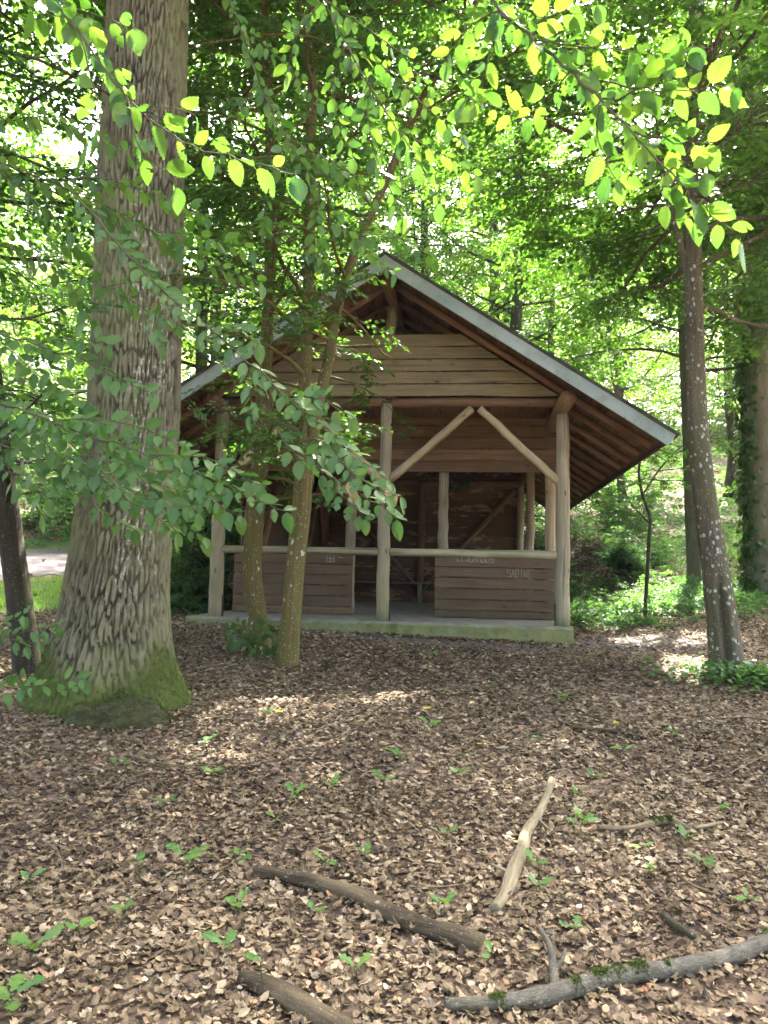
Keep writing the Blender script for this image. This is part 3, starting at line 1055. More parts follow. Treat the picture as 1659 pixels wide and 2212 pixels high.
# roof
roof = wall('roof')
def rp(s, d, off, y):
    return np.array([s * (d * RC - off * RS), y, RT - d * RS - off * RC])
SL, Y0, Y1 = 4.149, -.89, 9.66
for s in (-1, 1):
    wd = np.array([s * RC, 0, -RS])
    first = None
    for k in range(27):
        c = rp(s, .03 + (k + .5) * .1515, .031, Y0 + .03)
        e = rp(s, .03 + (k + .5) * .1515, .031, Y1 - .02)
        if first is None:
            first = board('roof_board', M['deck'], roof, c, e, wd, .147, .02, 0, 0, 4, .0008)
        else:
            obj('roof_board', first.data, None, roof, mat4=basis_mat(c, e - c, wd))
    for k in range(17):
        y = -.82 + .64 * k
        off = .087
        if y > Y1 - .05:
            continue
        log('rafter', M['red_log'], roof, rp(s, off * .65 + .02, off, y), rp(s, SL - .10, off, y), .046, .044, 9, 5, .05, .004)
    # pale bargeboards and dark eaves
    a = Acc()
    t = .03
    for yy in (Y0 - t / 2, Y0 + t / 2):
        a.add([rp(s, .004 * .649, .004, yy), rp(s, SL * .33, .004, yy), rp(s, SL * .66, .004, yy), rp(s, SL, .004, yy),
               rp(s, SL, .172, yy), rp(s, SL * .66, .166, yy), rp(s, SL * .33, .170, yy), rp(s, .172 * .649, .172, yy)])
    f = [(0, 1, 6, 7), (1, 2, 5, 6), (2, 3, 4, 5)]
    a.Q.append(np.array(f))
    a.Q.append(np.array([[x + 8 for x in q[::-1]] for q in f]))
    a.Q.append(np.array([[i, (i + 1) % 8, (i + 1) % 8 + 8, i + 8][::-1] for i in range(8)]))
    o = obj('bargeboard', a.mesh('bargeboard'), M['paint'], roof)
    o['label'] = 'pale grey-green painted bargeboard'
    board('bargeboard', M['deck'], roof, rp(s, .06, .085, Y1), rp(s, SL, .085, Y1), (-s * RS, 0, -RC), .16, .03, 0, 0, 3, .002)
    board('eave_board', M['deck'], roof, rp(s, SL - .005, .075, Y0 + .02), rp(s, SL - .005, .075, Y1 - .02), (-s * RS, 0, -RC), .06, .02, 0, 0, 6, .003)
    # felt covering with an uneven edge
    a = Acc()
    nd, ny = 24, 50
    dd = np.linspace(-.0, SL + .03, nd)
    yy = np.linspace(Y0 - .035, Y1 + .03, ny)
    D, Yg = np.meshgrid(dd, yy, indexing='ij')
    for off, sg in ((-.006, 1), (.0195, 0)):
        hgt = off - (.010 * (1 + fbm(np.stack([D * 3, Yg * 3, 0 * D + s], -1), 3, 31)) if sg else 0)
        X = s * np.maximum(D * RC - hgt * RS * (D > .01), 0)
        Z = RT - D * RS - hgt * RC
        v = np.stack([X, Yg, Z], -1).reshape(-1, 3)
        i = np.arange(nd - 1)[:, None] * ny + np.arange(ny - 1)[None]
        q = np.stack([i, i + 1, i + ny + 1, i + ny], -1).reshape(-1, 4)
        a.add(v, q if (sg == 1) == (s < 0) else q[:, ::-1])
    N = nd * ny
    bo = [(j, j + 1) for j in range((nd - 1) * ny, nd * ny - 1)] + [(i * ny, (i + 1) * ny) for i in range(nd - 1)] + [(i * ny + ny - 1, (i + 1) * ny + ny - 1) for i in range(nd - 1)]
    a.Q.append(np.array([(p, q, q + N, p + N) for p, q in bo]))
    obj('roof_covering', a.mesh('roof_covering', False), M['felt'], roof)

# scratched lettering on the half walls
LET = {'S': [[(1, 1), (.1, 1), (0, .55), (.95, .5), (1, .02), (0, 0)]], 'A': [[(0, 0), (.45, 1), (1, 0)], [(.2, .38), (.8, .38)]],
       'B': [[(0, 0), (0, 1), (.85, .95), (.85, 0), (0, 0)], [(0, .5), (.85, .5)]], 'I': [[(.5, 0), (.5, 1)]],
       'N': [[(0, 0), (.15, 1), (.8, .05), (1, 1)]], 'E': [[(1, 1), (.05, 1), (0, 0), (1.1, 0)], [(0, .5), (.9, .5)]],
       'L': [[(0, 1), (0, 0), (.8, 0)]], 'J': [[(.8, 1), (.8, .1), (.1, 0), (0, .25)]], 'U': [[(0, 1), (0, 0), (.9, 0), (.9, 1)]],
       'H': [[(0, 0), (0, 1)], [(.9, 0), (.9, 1)], [(0, .5), (.9, .5)]], 'O': [[(0, 0), (0, 1), (.9, 1), (.9, 0), (0, 0)]]}
def on_wall(u, v, y):
    """where a sight line meets the wall plane at hut depth y (hut x and z)"""
    d = CB @ np.array([(u - CX) / FPX, 1.0, -(v - CY) / FPX])
    o = np.array([*hut_xy(CAM[0], CAM[1]), CAM[2] - HO[2]])
    dl = np.array([HC * d[0] + HS * d[1], -HS * d[0] + HC * d[1], d[2]])
    t = (y - o[1]) / dl[1]
    q = o + dl * t
    return q[0], q[2]
def panel_front(z):
    zs = [.012, .122, .276, .440, .595, .752, .918]
    k = max(i for i in range(6) if z >= zs[i])
    z0, z1 = zs[k], zs[k + 1] - .011
    return PY - .009 + (z - (z0 + z1) / 2) * .085 - .004
def scratch(name, strokes, parent, wid=.011, mat='chalk', label=None):
    a = Acc()
    for st in strokes:
        for (xa, za), (xb, zb) in zip(st[:-1], st[1:]):
            d = np.array([xb - xa, zb - za])
            L = np.linalg.norm(d) + 1e-9
            n = np.array([-d[1], d[0]]) / L * wid / 2 * rng.uniform(.8, 1.2)
            d = d / L * wid * .3
            c = [(xa - d[0] - n[0], za - d[1] - n[1]), (xb + d[0] - n[0], zb + d[1] - n[1]), (xb + d[0] + n[0], zb + d[1] + n[1]), (xa - d[0] + n[0], za - d[1] + n[1])]
            v = [(x, panel_front(z), z) for x, z in c] + [(x, panel_front(z) + .003, z) for x, z in c]
            a.add(v, [(0, 1, 2, 3), (0, 4, 5, 1), (1, 5, 6, 2), (2, 6, 7, 3), (3, 7, 4, 0)])
    o = obj(name, a.mesh(name), M[mat], parent)
    if label:
        o['label'] = label
    return o
def word(txt, u0, v0, u1, v1, slope=0.0):
    x0, z0 = on_wall(u0, v1, PY)
    x1, z1 = on_wall(u1, v0, PY)
    st, w = [], (x1 - x0) / len(txt)
    for k, ch in enumerate(txt):
        for s in LET[ch]:
            st.append([(x0 + (k + .1 + .78 * p[0]) * w, z0 + (z1 - z0) * p[1] - slope * k * w) for p in s])
    return st
walls = [o for o in hut.children if o.name.startswith('half_wall')]
walls.sort(key=lambda o: o.name)
scratch('scratched_writing', word('SABINE', 1095, 1231, 1149, 1246, .03), walls[1], .009, label='the name SABINE scratched into the boards')
scratch('scratched_writing', word('LLJUAHOUS', 987, 1199, 1067, 1212, .03), walls[1], .014, label='pale scratched letters half hidden by the rail')
x0, z0 = on_wall(706, 1213, PY)
x1, z1 = on_wall(722, 1200, PY)
xm, zm = (x0 + x1) / 2, (z0 + z1) / 2
scratch('scratched_mark', [[(x0, z1), (x0, z0), (x1, z0), (x1, z1)], [(x0, zm), (x1, zm)], [(xm, z0), (xm, z1)]], walls[0], .012, label='pale four-pane window scratched into the boards')
x0, z0 = on_wall(730, 1204, PY)
scratch('scratched_mark', [[(x0, z0 + .02), (x0 + .02, z0), (x0 + .09, z0 - .008)]], walls[0], .009)
# thin cord down the corner post
a = Acc()
tube(a, spline([(HW + .03, -.13, 3.02), (HW + .02, -.12, 2.75), (HW + .03, -.115, 2.4), (HW - .01, -.118, 2.1)], 10), .004, 5)
obj('cord', a.mesh('cord'), M['cord'], hut)

bench = thing('bench', 'dark plank bench along the back wall inside the hut', 'bench', hut_to_world((0, 7.55, 0)), rz=HYAW)
board('seat_plank', M['bench'], bench, (-2.1, -.1, .46), (2.1, -.1, .46), (0, 1, 0), .17, .04)
board('seat_plank', M['bench'], bench, (-2.1, .09, .46), (2.1, .09, .46), (0, 1, 0), .17, .04)
for x in (-1.9, .0, 1.9):
    log('leg', M['rail'], bench, (x, -.02, 0), (x, -.02, .44), .06, .055, 10, 5)

# ------------------------------------------------------------------ the oak
def on_ground(x, y):
    return float(ground(x, y))
OAKY = 6.25
oak_axis = np.array([P(u, v, OAKY) for u, v in ((236, 1545), (243, 1400), (256, 1250), (275, 1080), (289, 900), (296, 700), (303, 450), (313, 200), (322, 0), (330, -250), (338, -520))])
oak_base = np.array([oak_axis[0][0], OAKY, on_ground(oak_axis[0][0], OAKY)])
oak = thing('oak_tree', 'massive old oak trunk with deeply furrowed bark and mossy flared base', 'tree', oak_base)
nz, nt_ = 620, 300
zs = np.concatenate([np.linspace(-.12, .9, 150)[:-1], np.linspace(.9, oak_axis[-1][2] - oak_base[2], nz - 149)])
ax = np.stack([np.interp(zs + oak_base[2], oak_axis[:, 2], oak_axis[:, k]) for k in (0, 1)], -1)
th = np.arange(nt_) * 2 * math.pi / nt_
TH, ZG = np.meshgrid(th, zs)
lob = 1 + .2 * np.cos(3 * TH + .6) + .18 * np.cos(5 * TH + 2.0) + .12 * np.cos(8 * TH)
rbase = np.interp(ZG, [-.2, 0, 1, 2, 3, 5, 7.5, 10], [.395, .39, .375, .365, .355, .34, .315, .29])
flare = .215 * np.exp(-np.maximum(ZG, 0) / .36) * lob + .03 * np.exp(-np.maximum(ZG, 0) / 1.1)
RAD = rbase + flare + .012 * fbm(np.stack([np.cos(TH) * 1.5, np.sin(TH) * 1.5, ZG * .8], -1), 3, 17)
# furrowed plates: cells stretched up the trunk
ncell = 66
U = TH / (2 * math.pi) * ncell
Vc = ZG / .21
wp = fbm(np.stack([np.cos(TH) * 3, np.sin(TH) * 3, ZG * 2.5], -1), 3, 51)
wq = fbm(np.stack([np.cos(TH) * 9, np.sin(TH) * 9, ZG * 6], -1), 2, 57)
U = U + .35 * wp + .22 * wq
Vc = Vc + .5 * wp + .3 * wq
iu, iv = np.floor(U).astype(int), np.floor(Vc).astype(int)
f1 = np.full(U.shape, 9.0)
f2 = np.full(U.shape, 9.0)
cid = np.zeros(U.shape)
def hsh(a, b, s):
    n = (a * 374761393 + b * 668265263 + s * 951274213) & 0x7fffffff
    n = ((n ^ (n >> 13)) * 1274126177) & 0x7fffffff
    return ((n ^ (n >> 16)) & 0xffff) / 65535.0
for du in (-1, 0, 1):
    for dv in (-1, 0, 1):
        a, b = iu + du, iv + dv
        am = a % ncell
        px_, py_ = a + .15 + .7 * hsh(am, b, 1), b + .0 + 1.0 * hsh(am, b, 2)
        d = np.sqrt((U - px_) ** 2 + ((Vc - py_) * .62) ** 2)
        c = hsh(am, b, 3)
        near = d < f1
        f2 = np.where(near, f1, np.minimum(f2, d))
        cid = np.where(near, c, cid)
        f1 = np.where(near, d, f1)
edge = f2 - f1
plate = smooth(.03, .20, edge)
fade = smooth(-.1, .25, ZG)
RAD = RAD + (plate - .75) * (.018 + .012 * cid) * (.55 + .45 * fade) + .003 * fbm(np.stack([np.cos(TH) * 22, np.sin(TH) * 22, ZG * 14], -1), 2, 77)
vv = np.stack([ax[:, 0][:, None] - oak_base[0] + RAD * np.cos(TH), ax[:, 1][:, None] - oak_base[1] + RAD * np.sin(TH), ZG], -1)
mz = fbm(np.stack([np.cos(TH) * 2.2, np.sin(TH) * 2.2, ZG * 1.5], -1), 4, 91)
# moss climbs the shaded left flank and the right root
az_front = np.cos(TH + math.pi / 2)
height_m = .10 + .40 * np.maximum(np.cos(TH), 0) + .42 * np.maximum(np.cos(TH - math.pi), 0)
moss = smooth(.12, -.22, ZG - height_m + .30 * mz - .05) * (.55 + .45 * smooth(.0, .5, plate))
lich = smooth(.72, .97, np.cos(TH + .95)) * smooth(.5, 1.2, ZG) * smooth(6.0, 3.0, ZG) * smooth(-.25, .15, mz) * plate
oa = Acc()
i = np.arange(nz - 2)[:, None] * nt_
nzz = vv.shape[0]
i = np.arange(nzz - 1)[:, None] * nt_
j = np.arange(nt_)[None]
k = (j + 1) % nt_
oa.add(vv.reshape(-1, 3), np.stack([i + j, i + k, i + nt_ + k, i + nt_ + j], -1).reshape(-1, 4), None, cid.ravel())
obj('trunk', oa.mesh('trunk', True, {'moss': moss.ravel(), 'lichen': lich.ravel(), 'plate': plate.ravel()}), M['oak'], oak)
# moss tufts on the base
def tufts(pts, nrm, size, r, acc):
    K = len(pts)
    d = unit(nrm + r.normal(0, .7, (K, 3)))
    s = unit(np.cross(d, r.normal(size=(K, 3)))) * (size * .30)[:, None]
    v = np.stack([pts - s, pts + s, pts + d * size[:, None]], 1)
    acc.add(v.reshape(-1, 3), None, np.arange(K * 3).reshape(-1, 3), np.repeat(r.uniform(0, 1, K), 3))
r_ = np.random.default_rng(5)
mi = np.argwhere((moss > .55) & (ZG > -.05))
mi = mi[r_.integers(0, len(mi), 15000)]
mp = vv[mi[:, 0], mi[:, 1]]
mn = np.stack([np.cos(TH[mi[:, 0], mi[:, 1]]), np.sin(TH[mi[:, 0], mi[:, 1]]), .3 + 0 * mi[:, 0]], -1)
mp = mp + r_.normal(0, .004, mp.shape)
ma = Acc()
tufts(mp, mn, r_.uniform(.006, .013, len(mp)), r_, ma)
o = obj('moss', ma.mesh('moss'), M['moss'], oak)
o['kind'] = 'stuff'
# a dark mossy burl in front of the foot
bc = G(262, 1560) - oak_base
ba = Acc()
nb, mb = 36, 22
TB, PB = np.meshgrid(np.arange(nb) * 2 * math.pi / nb, np.linspace(0, math.pi * .5, mb))
rb = 1 + .28 * fbm(np.stack([np.cos(TB) * np.sin(PB) * 2.2, np.sin(TB) * np.sin(PB) * 2.2, np.cos(PB) * 2.2], -1), 4, 33)
bv = np.stack([-.02 + .36 * np.sin(PB) * np.cos(TB) * rb, .24 * np.sin(PB) * np.sin(TB) * rb, .20 * np.cos(PB) * rb - .03], -1) + bc
i = np.arange(mb - 1)[:, None] * nb
j = np.arange(nb)[None]
k = (j + 1) % nb
ba.add(bv.reshape(-1, 3), np.stack([i + j, i + nb + j, i + nb + k, i + k], -1).reshape(-1, 4), None, .2)
burl = obj('root_burl', ba.mesh('root_burl', True), M['moss_soil'], oak)
ma = Acc()
bi = r_.integers(0, nb * mb, 6000)
bpv = bv.reshape(-1, 3)[bi] + r_.normal(0, .012, (6000, 3))
tufts(bpv, unit(bpv - bc), r_.uniform(.008, .018, 6000), r_, ma)
o = obj('moss', ma.mesh('moss'), M['moss'], burl)
o['kind'] = 'stuff'

# ------------------------------------------------------------------ trees with trunks of their own
GAPS += [(P(1180, 60, 2.55), .8), (P(1330, 200, 2.4), .85), (P(1480, 250, 2.3), .85), (P(1540, 430, 2.25), .75), (P(1040, 130, 2.7), .6),
         (P(170, 90, 2.5), .5), (P(300, 270, 2.3), .55), (P(480, 330, 2.2), .5), (P(790, 200, 3.5), .6), (P(900, 330, 3.4), .5),
         (G(1300, 1320), 1.0), (G(1440, 1385), .8), (G(1500, 1440), .7), (G(1380, 1430), .45), (G(600, 1512), .09), (G(900, 1508), .09), (G(1065, 1770), .08), (G(1560, 1760), .1),
         (np.array([-5.2, 11.6, 1.0]), 1.1), (np.array([-6.6, 13.0, 1.2]), 1.3), (np.array([5.6, 14.5, 1.3]), 1.3), (np.array([7.4, 16.0, 1.6]), 1.5), (np.array([5.4, 17.5, 1.8]), 1.5), (np.array([-3.6, 12.4, .9]), .7)]
def hero_tree(name, label, pts, rads, bark, seed, limbs=None, seg=20, bump=.06, cat='tree', rfun=None, forks=()):
    """pts in world; limbs = keyword arguments for crown()"""
    r = np.random.default_rng(seed)
    pts = np.asarray(pts, float)
    base = np.array([pts[0][0], pts[0][1], on_ground(pts[0][0], pts[0][1])])
    pts = pts.copy()
    sp = spline(pts, 70) - base
    rr = np.interp(np.linspace(0, 1, 70), np.linspace(0, 1, len(rads)), rads)
    t = thing(name, label, cat, base)
    wa = Acc()
    tube(wa, sp, rr, seg, 0, bump, seed, rfun=rfun)
    la = Acc()
    wb = Acc()
    for fp, fr in forks:
        f = spline(np.asarray(fp, float), 40) - base
        q = np.interp(np.linspace(0, 1, 40), np.linspace(0, 1, len(fr)), fr)
        tube(wa, f, q, max(8, seg // 2), 0, bump, seed + 3)
        if limbs and limbs.get('on_forks', True):
            kw = {k: v for k, v in limbs.items() if k != 'on_forks'}
            kw['nl'] = max(3, int(kw['nl'] * .8))
            kw['t0'] = .3
            kw['lmax'] *= 1.35
            crown(wb, la, f, q, r, origin=base, **kw)
    obj('trunk', wa.mesh('trunk', True), bark, t)
    if limbs:
        kw = {k: v for k, v in limbs.items() if k != 'on_forks'}
        crown(wb, la, sp, rr, r, origin=base, **kw)
    if wb.n:
        obj('branches', wb.mesh('branches', True), bark, t)
    if la.n:
        obj('crown', la.mesh('crown'), M['leaf'], t)
    return t
def line(pix, y):
    ys = np.broadcast_to(y, (len(pix),))
    return [P(u, v, yy) for (u, v), yy in zip(pix, ys)]
def sink(pts, d=.08):
    pts = [np.array(p) for p in pts]
    pts[0][2] = on_ground(pts[0][0], pts[0][1]) - d
    return pts

# young hornbeam with the bent foot and its forked neighbour, both close in front of the hut
A_Y, B_Y = G(560, 1410)[1], G(622, 1438)[1]
low = dict(t0=.25, nl=58, taper=-.35, lmax=2.0, dens=1.7, lsize=.072, elev=(-.1, .45), gap=.32, spl=(.28, .42), rmid=.42)
hero_tree('hornbeam_tree', 'slim olive-barked young tree bent at the foot, leftmost of the pair before the hut',
          sink(line([(565, 1412), (556, 1330), (545, 1240), (550, 1130), (562, 1000), (567, 880), (576, 740), (583, 600), (588, 420), (580, 200), (572, 0), (566, -240), (560, -560), (566, -900)], A_Y)),
          [.125, .10, .098, .096, .09, .08, .07, .064, .058, .054, .05, .045, .04, .025], M['bark_olive'], 101, low)
hero_tree('hornbeam_tree', 'olive-barked young tree with white specks that forks before the hut gable',
          sink(line([(619, 1440), (630, 1320), (640, 1200), (652, 1090), (655, 1000), (652, 900), (660, 800), (664, 680), (668, 500), (672, 300), (676, 60), (680, -200), (690, -520), (700, -880)], B_Y)),
          [.115, .098, .095, .098, .09, .065, .06, .058, .055, .052, .05, .045, .04, .03], M['bark_olive'], 102, low,
          forks=[(line([(654, 1080), (668, 1000), (676, 930), (690, 860), (712, 770), (726, 680), (760, 560), (830, 400), (910, 220), (1000, 60), (1080, -120), (1150, -400), (1190, -700)], B_Y), [.075, .07, .066, .06, .055, .05, .046, .042, .038, .034, .03, .026, .016])])
# leaning tree with the split trunk on the right
def slit(R, th, p):
    z = p[:, 2][:, None]
    d = (th[None] - 2.85 + math.pi) % (2 * math.pi) - math.pi
    w = smooth(.02, .10, z) * smooth(.95, .75, z)
    R = R - .085 * np.exp(-(d / .17) ** 2) * w + .025 * np.exp(-((np.abs(d) - .42) / .16) ** 2) * w
    return R + .045 * np.exp(-np.maximum(z, 0) / .09) * (1 + .4 * np.cos(3 * th[None]))
R_Y = G(1568, 1452)[1]
hero_tree('hornbeam_tree', 'leaning lichen-spotted tree with a long split in its lower trunk, beside the path',
          sink(line([(1572, 1452), (1560, 1340), (1544, 1220), (1526, 1100), (1512, 980), (1504, 860), (1500, 700), (1496, 520), (1490, 350), (1496, 180), (1505, 0), (1512, -260), (1500, -640), (1490, -1000)], R_Y)),
          [.165, .15, .13, .115, .105, .098, .092, .088, .084, .08, .075, .07, .055, .035], M['bark_lichen'], 103,
          dict(t0=.46, nl=40, lmax=3.4, lsize=.09, elev=(.0, .5), gap=.32, spl=(.34, .52), rmid=.5, dens=1.5, taper=.3), seg=48, bump=.05, rfun=slit,
          forks=[(line([(1503, 640), (1478, 560), (1455, 470), (1436, 400), (1424, 320), (1415, 200)], R_Y), [.036, .034, .032, .03, .026, .02])])
# dark leaning tree at the left edge, behind the oak
L_Y = G(62, 1455)[1]
hero_tree('leaning_tree', 'dark leaning tree trunk at the left edge, behind the oak',
          sink(line([(62, 1455), (50, 1360), (34, 1240), (18, 1120), (2, 1000), (-14, 850), (-34, 640), (-60, 380), (-90, 60)], L_Y)),
          [.13, .115, .11, .105, .10, .09, .08, .07, .06], M['bark_dark'], 104, dict(t0=.40, nl=26, lmax=2.8, lsize=.085, elev=(0, .5), rmid=.35, dens=1.4, gap=.34, taper=.3))
# canopy above the picture: the oak's own boughs and a tall neighbour right of the hut
ow, ol = Acc(), Acc()
r_ = np.random.default_rng(31)
otop = spline([oak_axis[-3] - oak_base, oak_axis[-1] - oak_base, oak_axis[-1] - oak_base + np.array([.2, .3, 3.0]), oak_axis[-1] - oak_base + np.array([.1, .5, 6.0])], 12)
tube(ow, otop[4:], np.linspace(.30, .1, 8), 14, 0, .05, 4)
crown(ow, ol, otop, np.linspace(.3, .12, 12), r_, .2, 60, 7.0, .12, elev=(.0, .5), gap=.36, dens=1.6, spl=(.42, .62), taper=.2, origin=oak_base)
obj('branches', ow.mesh('branches', True), M['bark'], oak)
obj('crown', ol.mesh('crown'), M['leaf'], oak)
hero_tree('forest_tree', 'tall tree beyond the right edge whose boughs hang towards the roof',
          [np.array([6.6, 9.4, on_ground(6.6, 9.4) - .1]), np.array([6.5, 9.4, 4.0]), np.array([6.3, 9.5, 8.0]), np.array([6.2, 9.6, 12.0]), np.array([6.3, 9.6, 16.0])], [.2, .17, .15, .12, .06], M['bark'], 109,
          dict(t0=.42, nl=40, lmax=4.4, lsize=.105, elev=(.0, .5), dens=1.2, gap=.36, taper=.3))
hero_tree('hornbeam_tree', 'layered leafy tree just beyond the left edge reaching across the oak',
          [np.array([-5.0, 5.0, on_ground(-5.0, 5.0) - .1]), np.array([-4.95, 5.0, 2.2]), np.array([-4.85, 5.1, 4.5]), np.array([-4.8, 5.1, 7.0]), np.array([-4.7, 5.2, 9.5])], [.11, .095, .08, .06, .03], M['bark_dark'], 110,
          dict(t0=.24, nl=24, lmax=3.0, lsize=.08, elev=(-.15, .25), dens=1.1, gap=.34, taper=.1, az=(-1.0, 1.0), spl=(.3, .45), rmid=.3), seg=14)
# trees behind on the right
def far_trunk(label, pix, y, rads, bark, seed, limbs, name='forest_tree', **kw):
    pts = line(pix, y)
    g = on_ground(pts[0][0], y)
    pts[0] = np.array([pts[0][0], y, g - .1])
    return hero_tree(name, label, pts, rads, bark, seed, limbs, **kw)
far_trunk('straight grey trunk just behind the split leaning tree', [(1500, 1200), (1488, 950), (1478, 700), (1472, 450), (1470, 150), (1470, -300)], 15.5, [.14, .125, .118, .11, .10, .08], M['bark'], 105,
          dict(t0=.30, nl=44, lmax=4.4, lsize=.105, elev=(.05, .5), dens=1.5, gap=.34, taper=.4))
ivy_t = far_trunk('thick pale trunk wrapped in ivy at the right edge', [(1652, 1260), (1640, 1050), (1634, 850), (1628, 600), (1622, 300), (1618, -200)], 15.0, [.36, .31, .29, .27, .25, .2], M['bark_pale'], 106,
                  dict(t0=.45, nl=30, lmax=4.2, lsize=.105, elev=(.05, .5), dens=1.5, gap=.34, taper=.4), name='ivy_clad_tree')
ia = Acc()
r_ = np.random.default_rng(8)
K = 1500
zz = r_.uniform(0, 1, K) ** 1.1 * 6.5
an = r_.normal(math.pi * 1.02, .5, K)
ipts = spline(line([(1652, 1260), (1640, 1050), (1634, 850), (1628, 600), (1622, 300), (1618, -200)], 15.0), 60) - np.array(ivy_t.location)
ipx, ipy = np.interp(zz, ipts[:, 2], ipts[:, 0]), np.interp(zz, ipts[:, 2], ipts[:, 1])
ir = np.interp(zz, [0, 3, 7], [.36, .31, .28]) + r_.uniform(0, .12, K)
ib = np.stack([ipx + ir * np.cos(an), ipy + ir * np.sin(an), zz], -1)
io = np.stack([np.cos(an), np.sin(an), .3 + 0 * an], -1)
put_leaves(ia, ib, np.stack([r_.normal(0, .6, K), r_.normal(0, .6, K), -1 + 0 * an], -1), io + r_.normal(0, .35, (K, 3)), r_.uniform(.07, .12, K), leaf6(.42, .03, -.05), r_.uniform(0, 1, K))
obj('ivy', ia.mesh('ivy'), M['ivy'], ivy_t)

# ------------------------------------------------------------------ the wood behind: copies of a few grown trees
def proto_tree(seed, h, r0, t0, nl, lmax, lsize, bark, rmid=.5, dens=1.0, gap=.44):
    r = np.random.default_rng(seed)
    n = 12
    zs = np.linspace(-.15, h, n)
    drift = np.cumsum(r.normal(0, .08, (n, 2)), 0)
    drift -= drift[0]
    tp = np.column_stack([drift, zs])
    tr = np.linspace(r0, r0 * .25, n)
    tr[0] *= 1.35
    t = thing('forest_tree', 'x', 'tree')
    w, wb, l = Acc(), Acc(), Acc()
    tube(w, spline(tp, 40), np.interp(np.linspace(0, 1, 40), np.linspace(0, 1, n), tr), 12, 0, .06, seed)
    crown(wb, l, tp, tr, r, t0, nl, lmax, lsize, (.0, .5), gap, rmid, dens=dens, spl=(.42, .66))
    obj('trunk', w.mesh('trunk', True), bark, t)
    obj('branches', wb.mesh('branches'), bark, t)
    obj('crown', l.mesh('crown'), M['leaf'], t)
    return t
protos = [proto_tree(201, 19, .18, .14, 60, 3.9, .115, M['bark_dark'], .5, 1.25, .36),
          proto_tree(202, 13, .13, .10, 42, 3.4, .11, M['bark'], .6, 1.25, .36),
          proto_tree(203, 22, .22, .2, 64, 4.4, .12, M['bark_dark'], .45, 1.25, .36),
          proto_tree(204, 9, .075, .08, 32, 2.8, .105, M['bark'], .65, 1.2, .36)]
placed = set()
KINDL = {0: 'dark-barked tall tree', 1: 'grey-barked leafy tree', 2: 'very tall dark-trunked tree', 3: 'slim low-branching young tree'}
def place(kind, x, y, s=1.0, rz=None, label=None, group=None):
    label = label.replace('KIND', KINDL[kind])
    o = protos[kind]
    if kind in placed:
        o = copy_tree(o)
    placed.add(kind)
    o.location = (x, y, on_ground(x, y) - .05)
    o.rotation_euler = (0, 0, rng.uniform(0, 6.28) if rz is None else rz)
    o.scale = (s, s, s * rng.uniform(.95, 1.1))
    tag(o, label, 'tree', group)
    return o
GL = 'KIND in the wood uphill to the left of the hut'
GR_ = 'KIND in the wood uphill to the right of the hut'
GB = 'KIND of the wood rising behind the hut roof'
for k, x, y, s in ((0, -11.0, 11.0, .9), (2, -9.2, 13.0, 1.0), (1, -11.5, 19.5, 1.0), (3, -7.6, 20.5, 1.1), (0, -14.5, 16.0, 1.1), (2, -6.2, 26.5, 1.1), (1, -13.0, 27.0, 1.2), (3, -17.5, 24.0, 1.1)):
    place(k, x, y, s, label=GL, group='trees uphill left of the hut')
for k, x, y, s in ((1, 4.9, 22.0, .95), (0, 13.5, 18.0, 1.0), (2, 14.0, 24.0, 1.1), (1, 7.6, 24.5, 1.1), (3, 10.5, 13.2, 1.0), (0, 13.5, 30.0, 1.1), (2, 17.0, 26.0, 1.1), (3, 8.8, 28.5, 1.2)):
    place(k, x, y, s, label=GR_, group='trees uphill right of the hut')
for k, x, y, s in ((1, -2.2, 21.8, 1.0), (0, 1.2, 23.0, 1.0), (2, 3.6, 27.5, 1.1), (3, -.6, 25.5, 1.2), (1, -3.4, 31.0, 1.2), (0, 5.2, 33.0, 1.2), (2, .6, 35.0, 1.2)):
    place(k, x, y, s, label=GB, group='trees behind the hut')
# tall trees whose crowns hang over the clearing
far_trunk('dark straight trunk uphill between the oak and the hut', [(432, 1290), (434, 1000), (436, 700), (440, 300), (444, -300)], 13.0, [.12, .11, .10, .09, .06], M['bark_dark'], 107,
          dict(t0=.34, nl=44, lmax=3.8, lsize=.10, elev=(.0, .5), dens=1.5, gap=.34, taper=.4))

# trees beside the clearing whose crowns close the canopy over it
for k, x, y, s, lb in ((0, -6.4, 9.2, 1.0, 'tall tree at the left edge whose boughs hang behind the oak'),
                       (2, 8.6, 8.6, 1.0, 'tall tree beyond the right edge spreading over the path'), (0, 3.4, 19.9, 1.15, 'tall tree close behind the right corner of the hut roof'), (2, -1.4, 20.6, .95, 'tall tree close behind the left corner of the hut roof')):
    place(k, x, y, s, label=lb, group='canopy trees around the clearing')

for k, x, y, s in ((1, -7.0, -13.0, 1.0), (3, -2.0, -15.0, 1.1), (0, 3.0, -14.0, .9), (1, 8.0, -12.5, 1.0), (2, -12.0, -10.0, .9), (2, 12.5, -9.0, .9), (3, 5.5, -17.0, 1.2), (1, -4.5, -18.0, 1.1)):  # unseen trees added behind the camera to throw green fill light forward
    place(k, x, y, s, label='unseen forest tree added behind the viewpoint for green fill light', group='added trees behind the viewpoint')

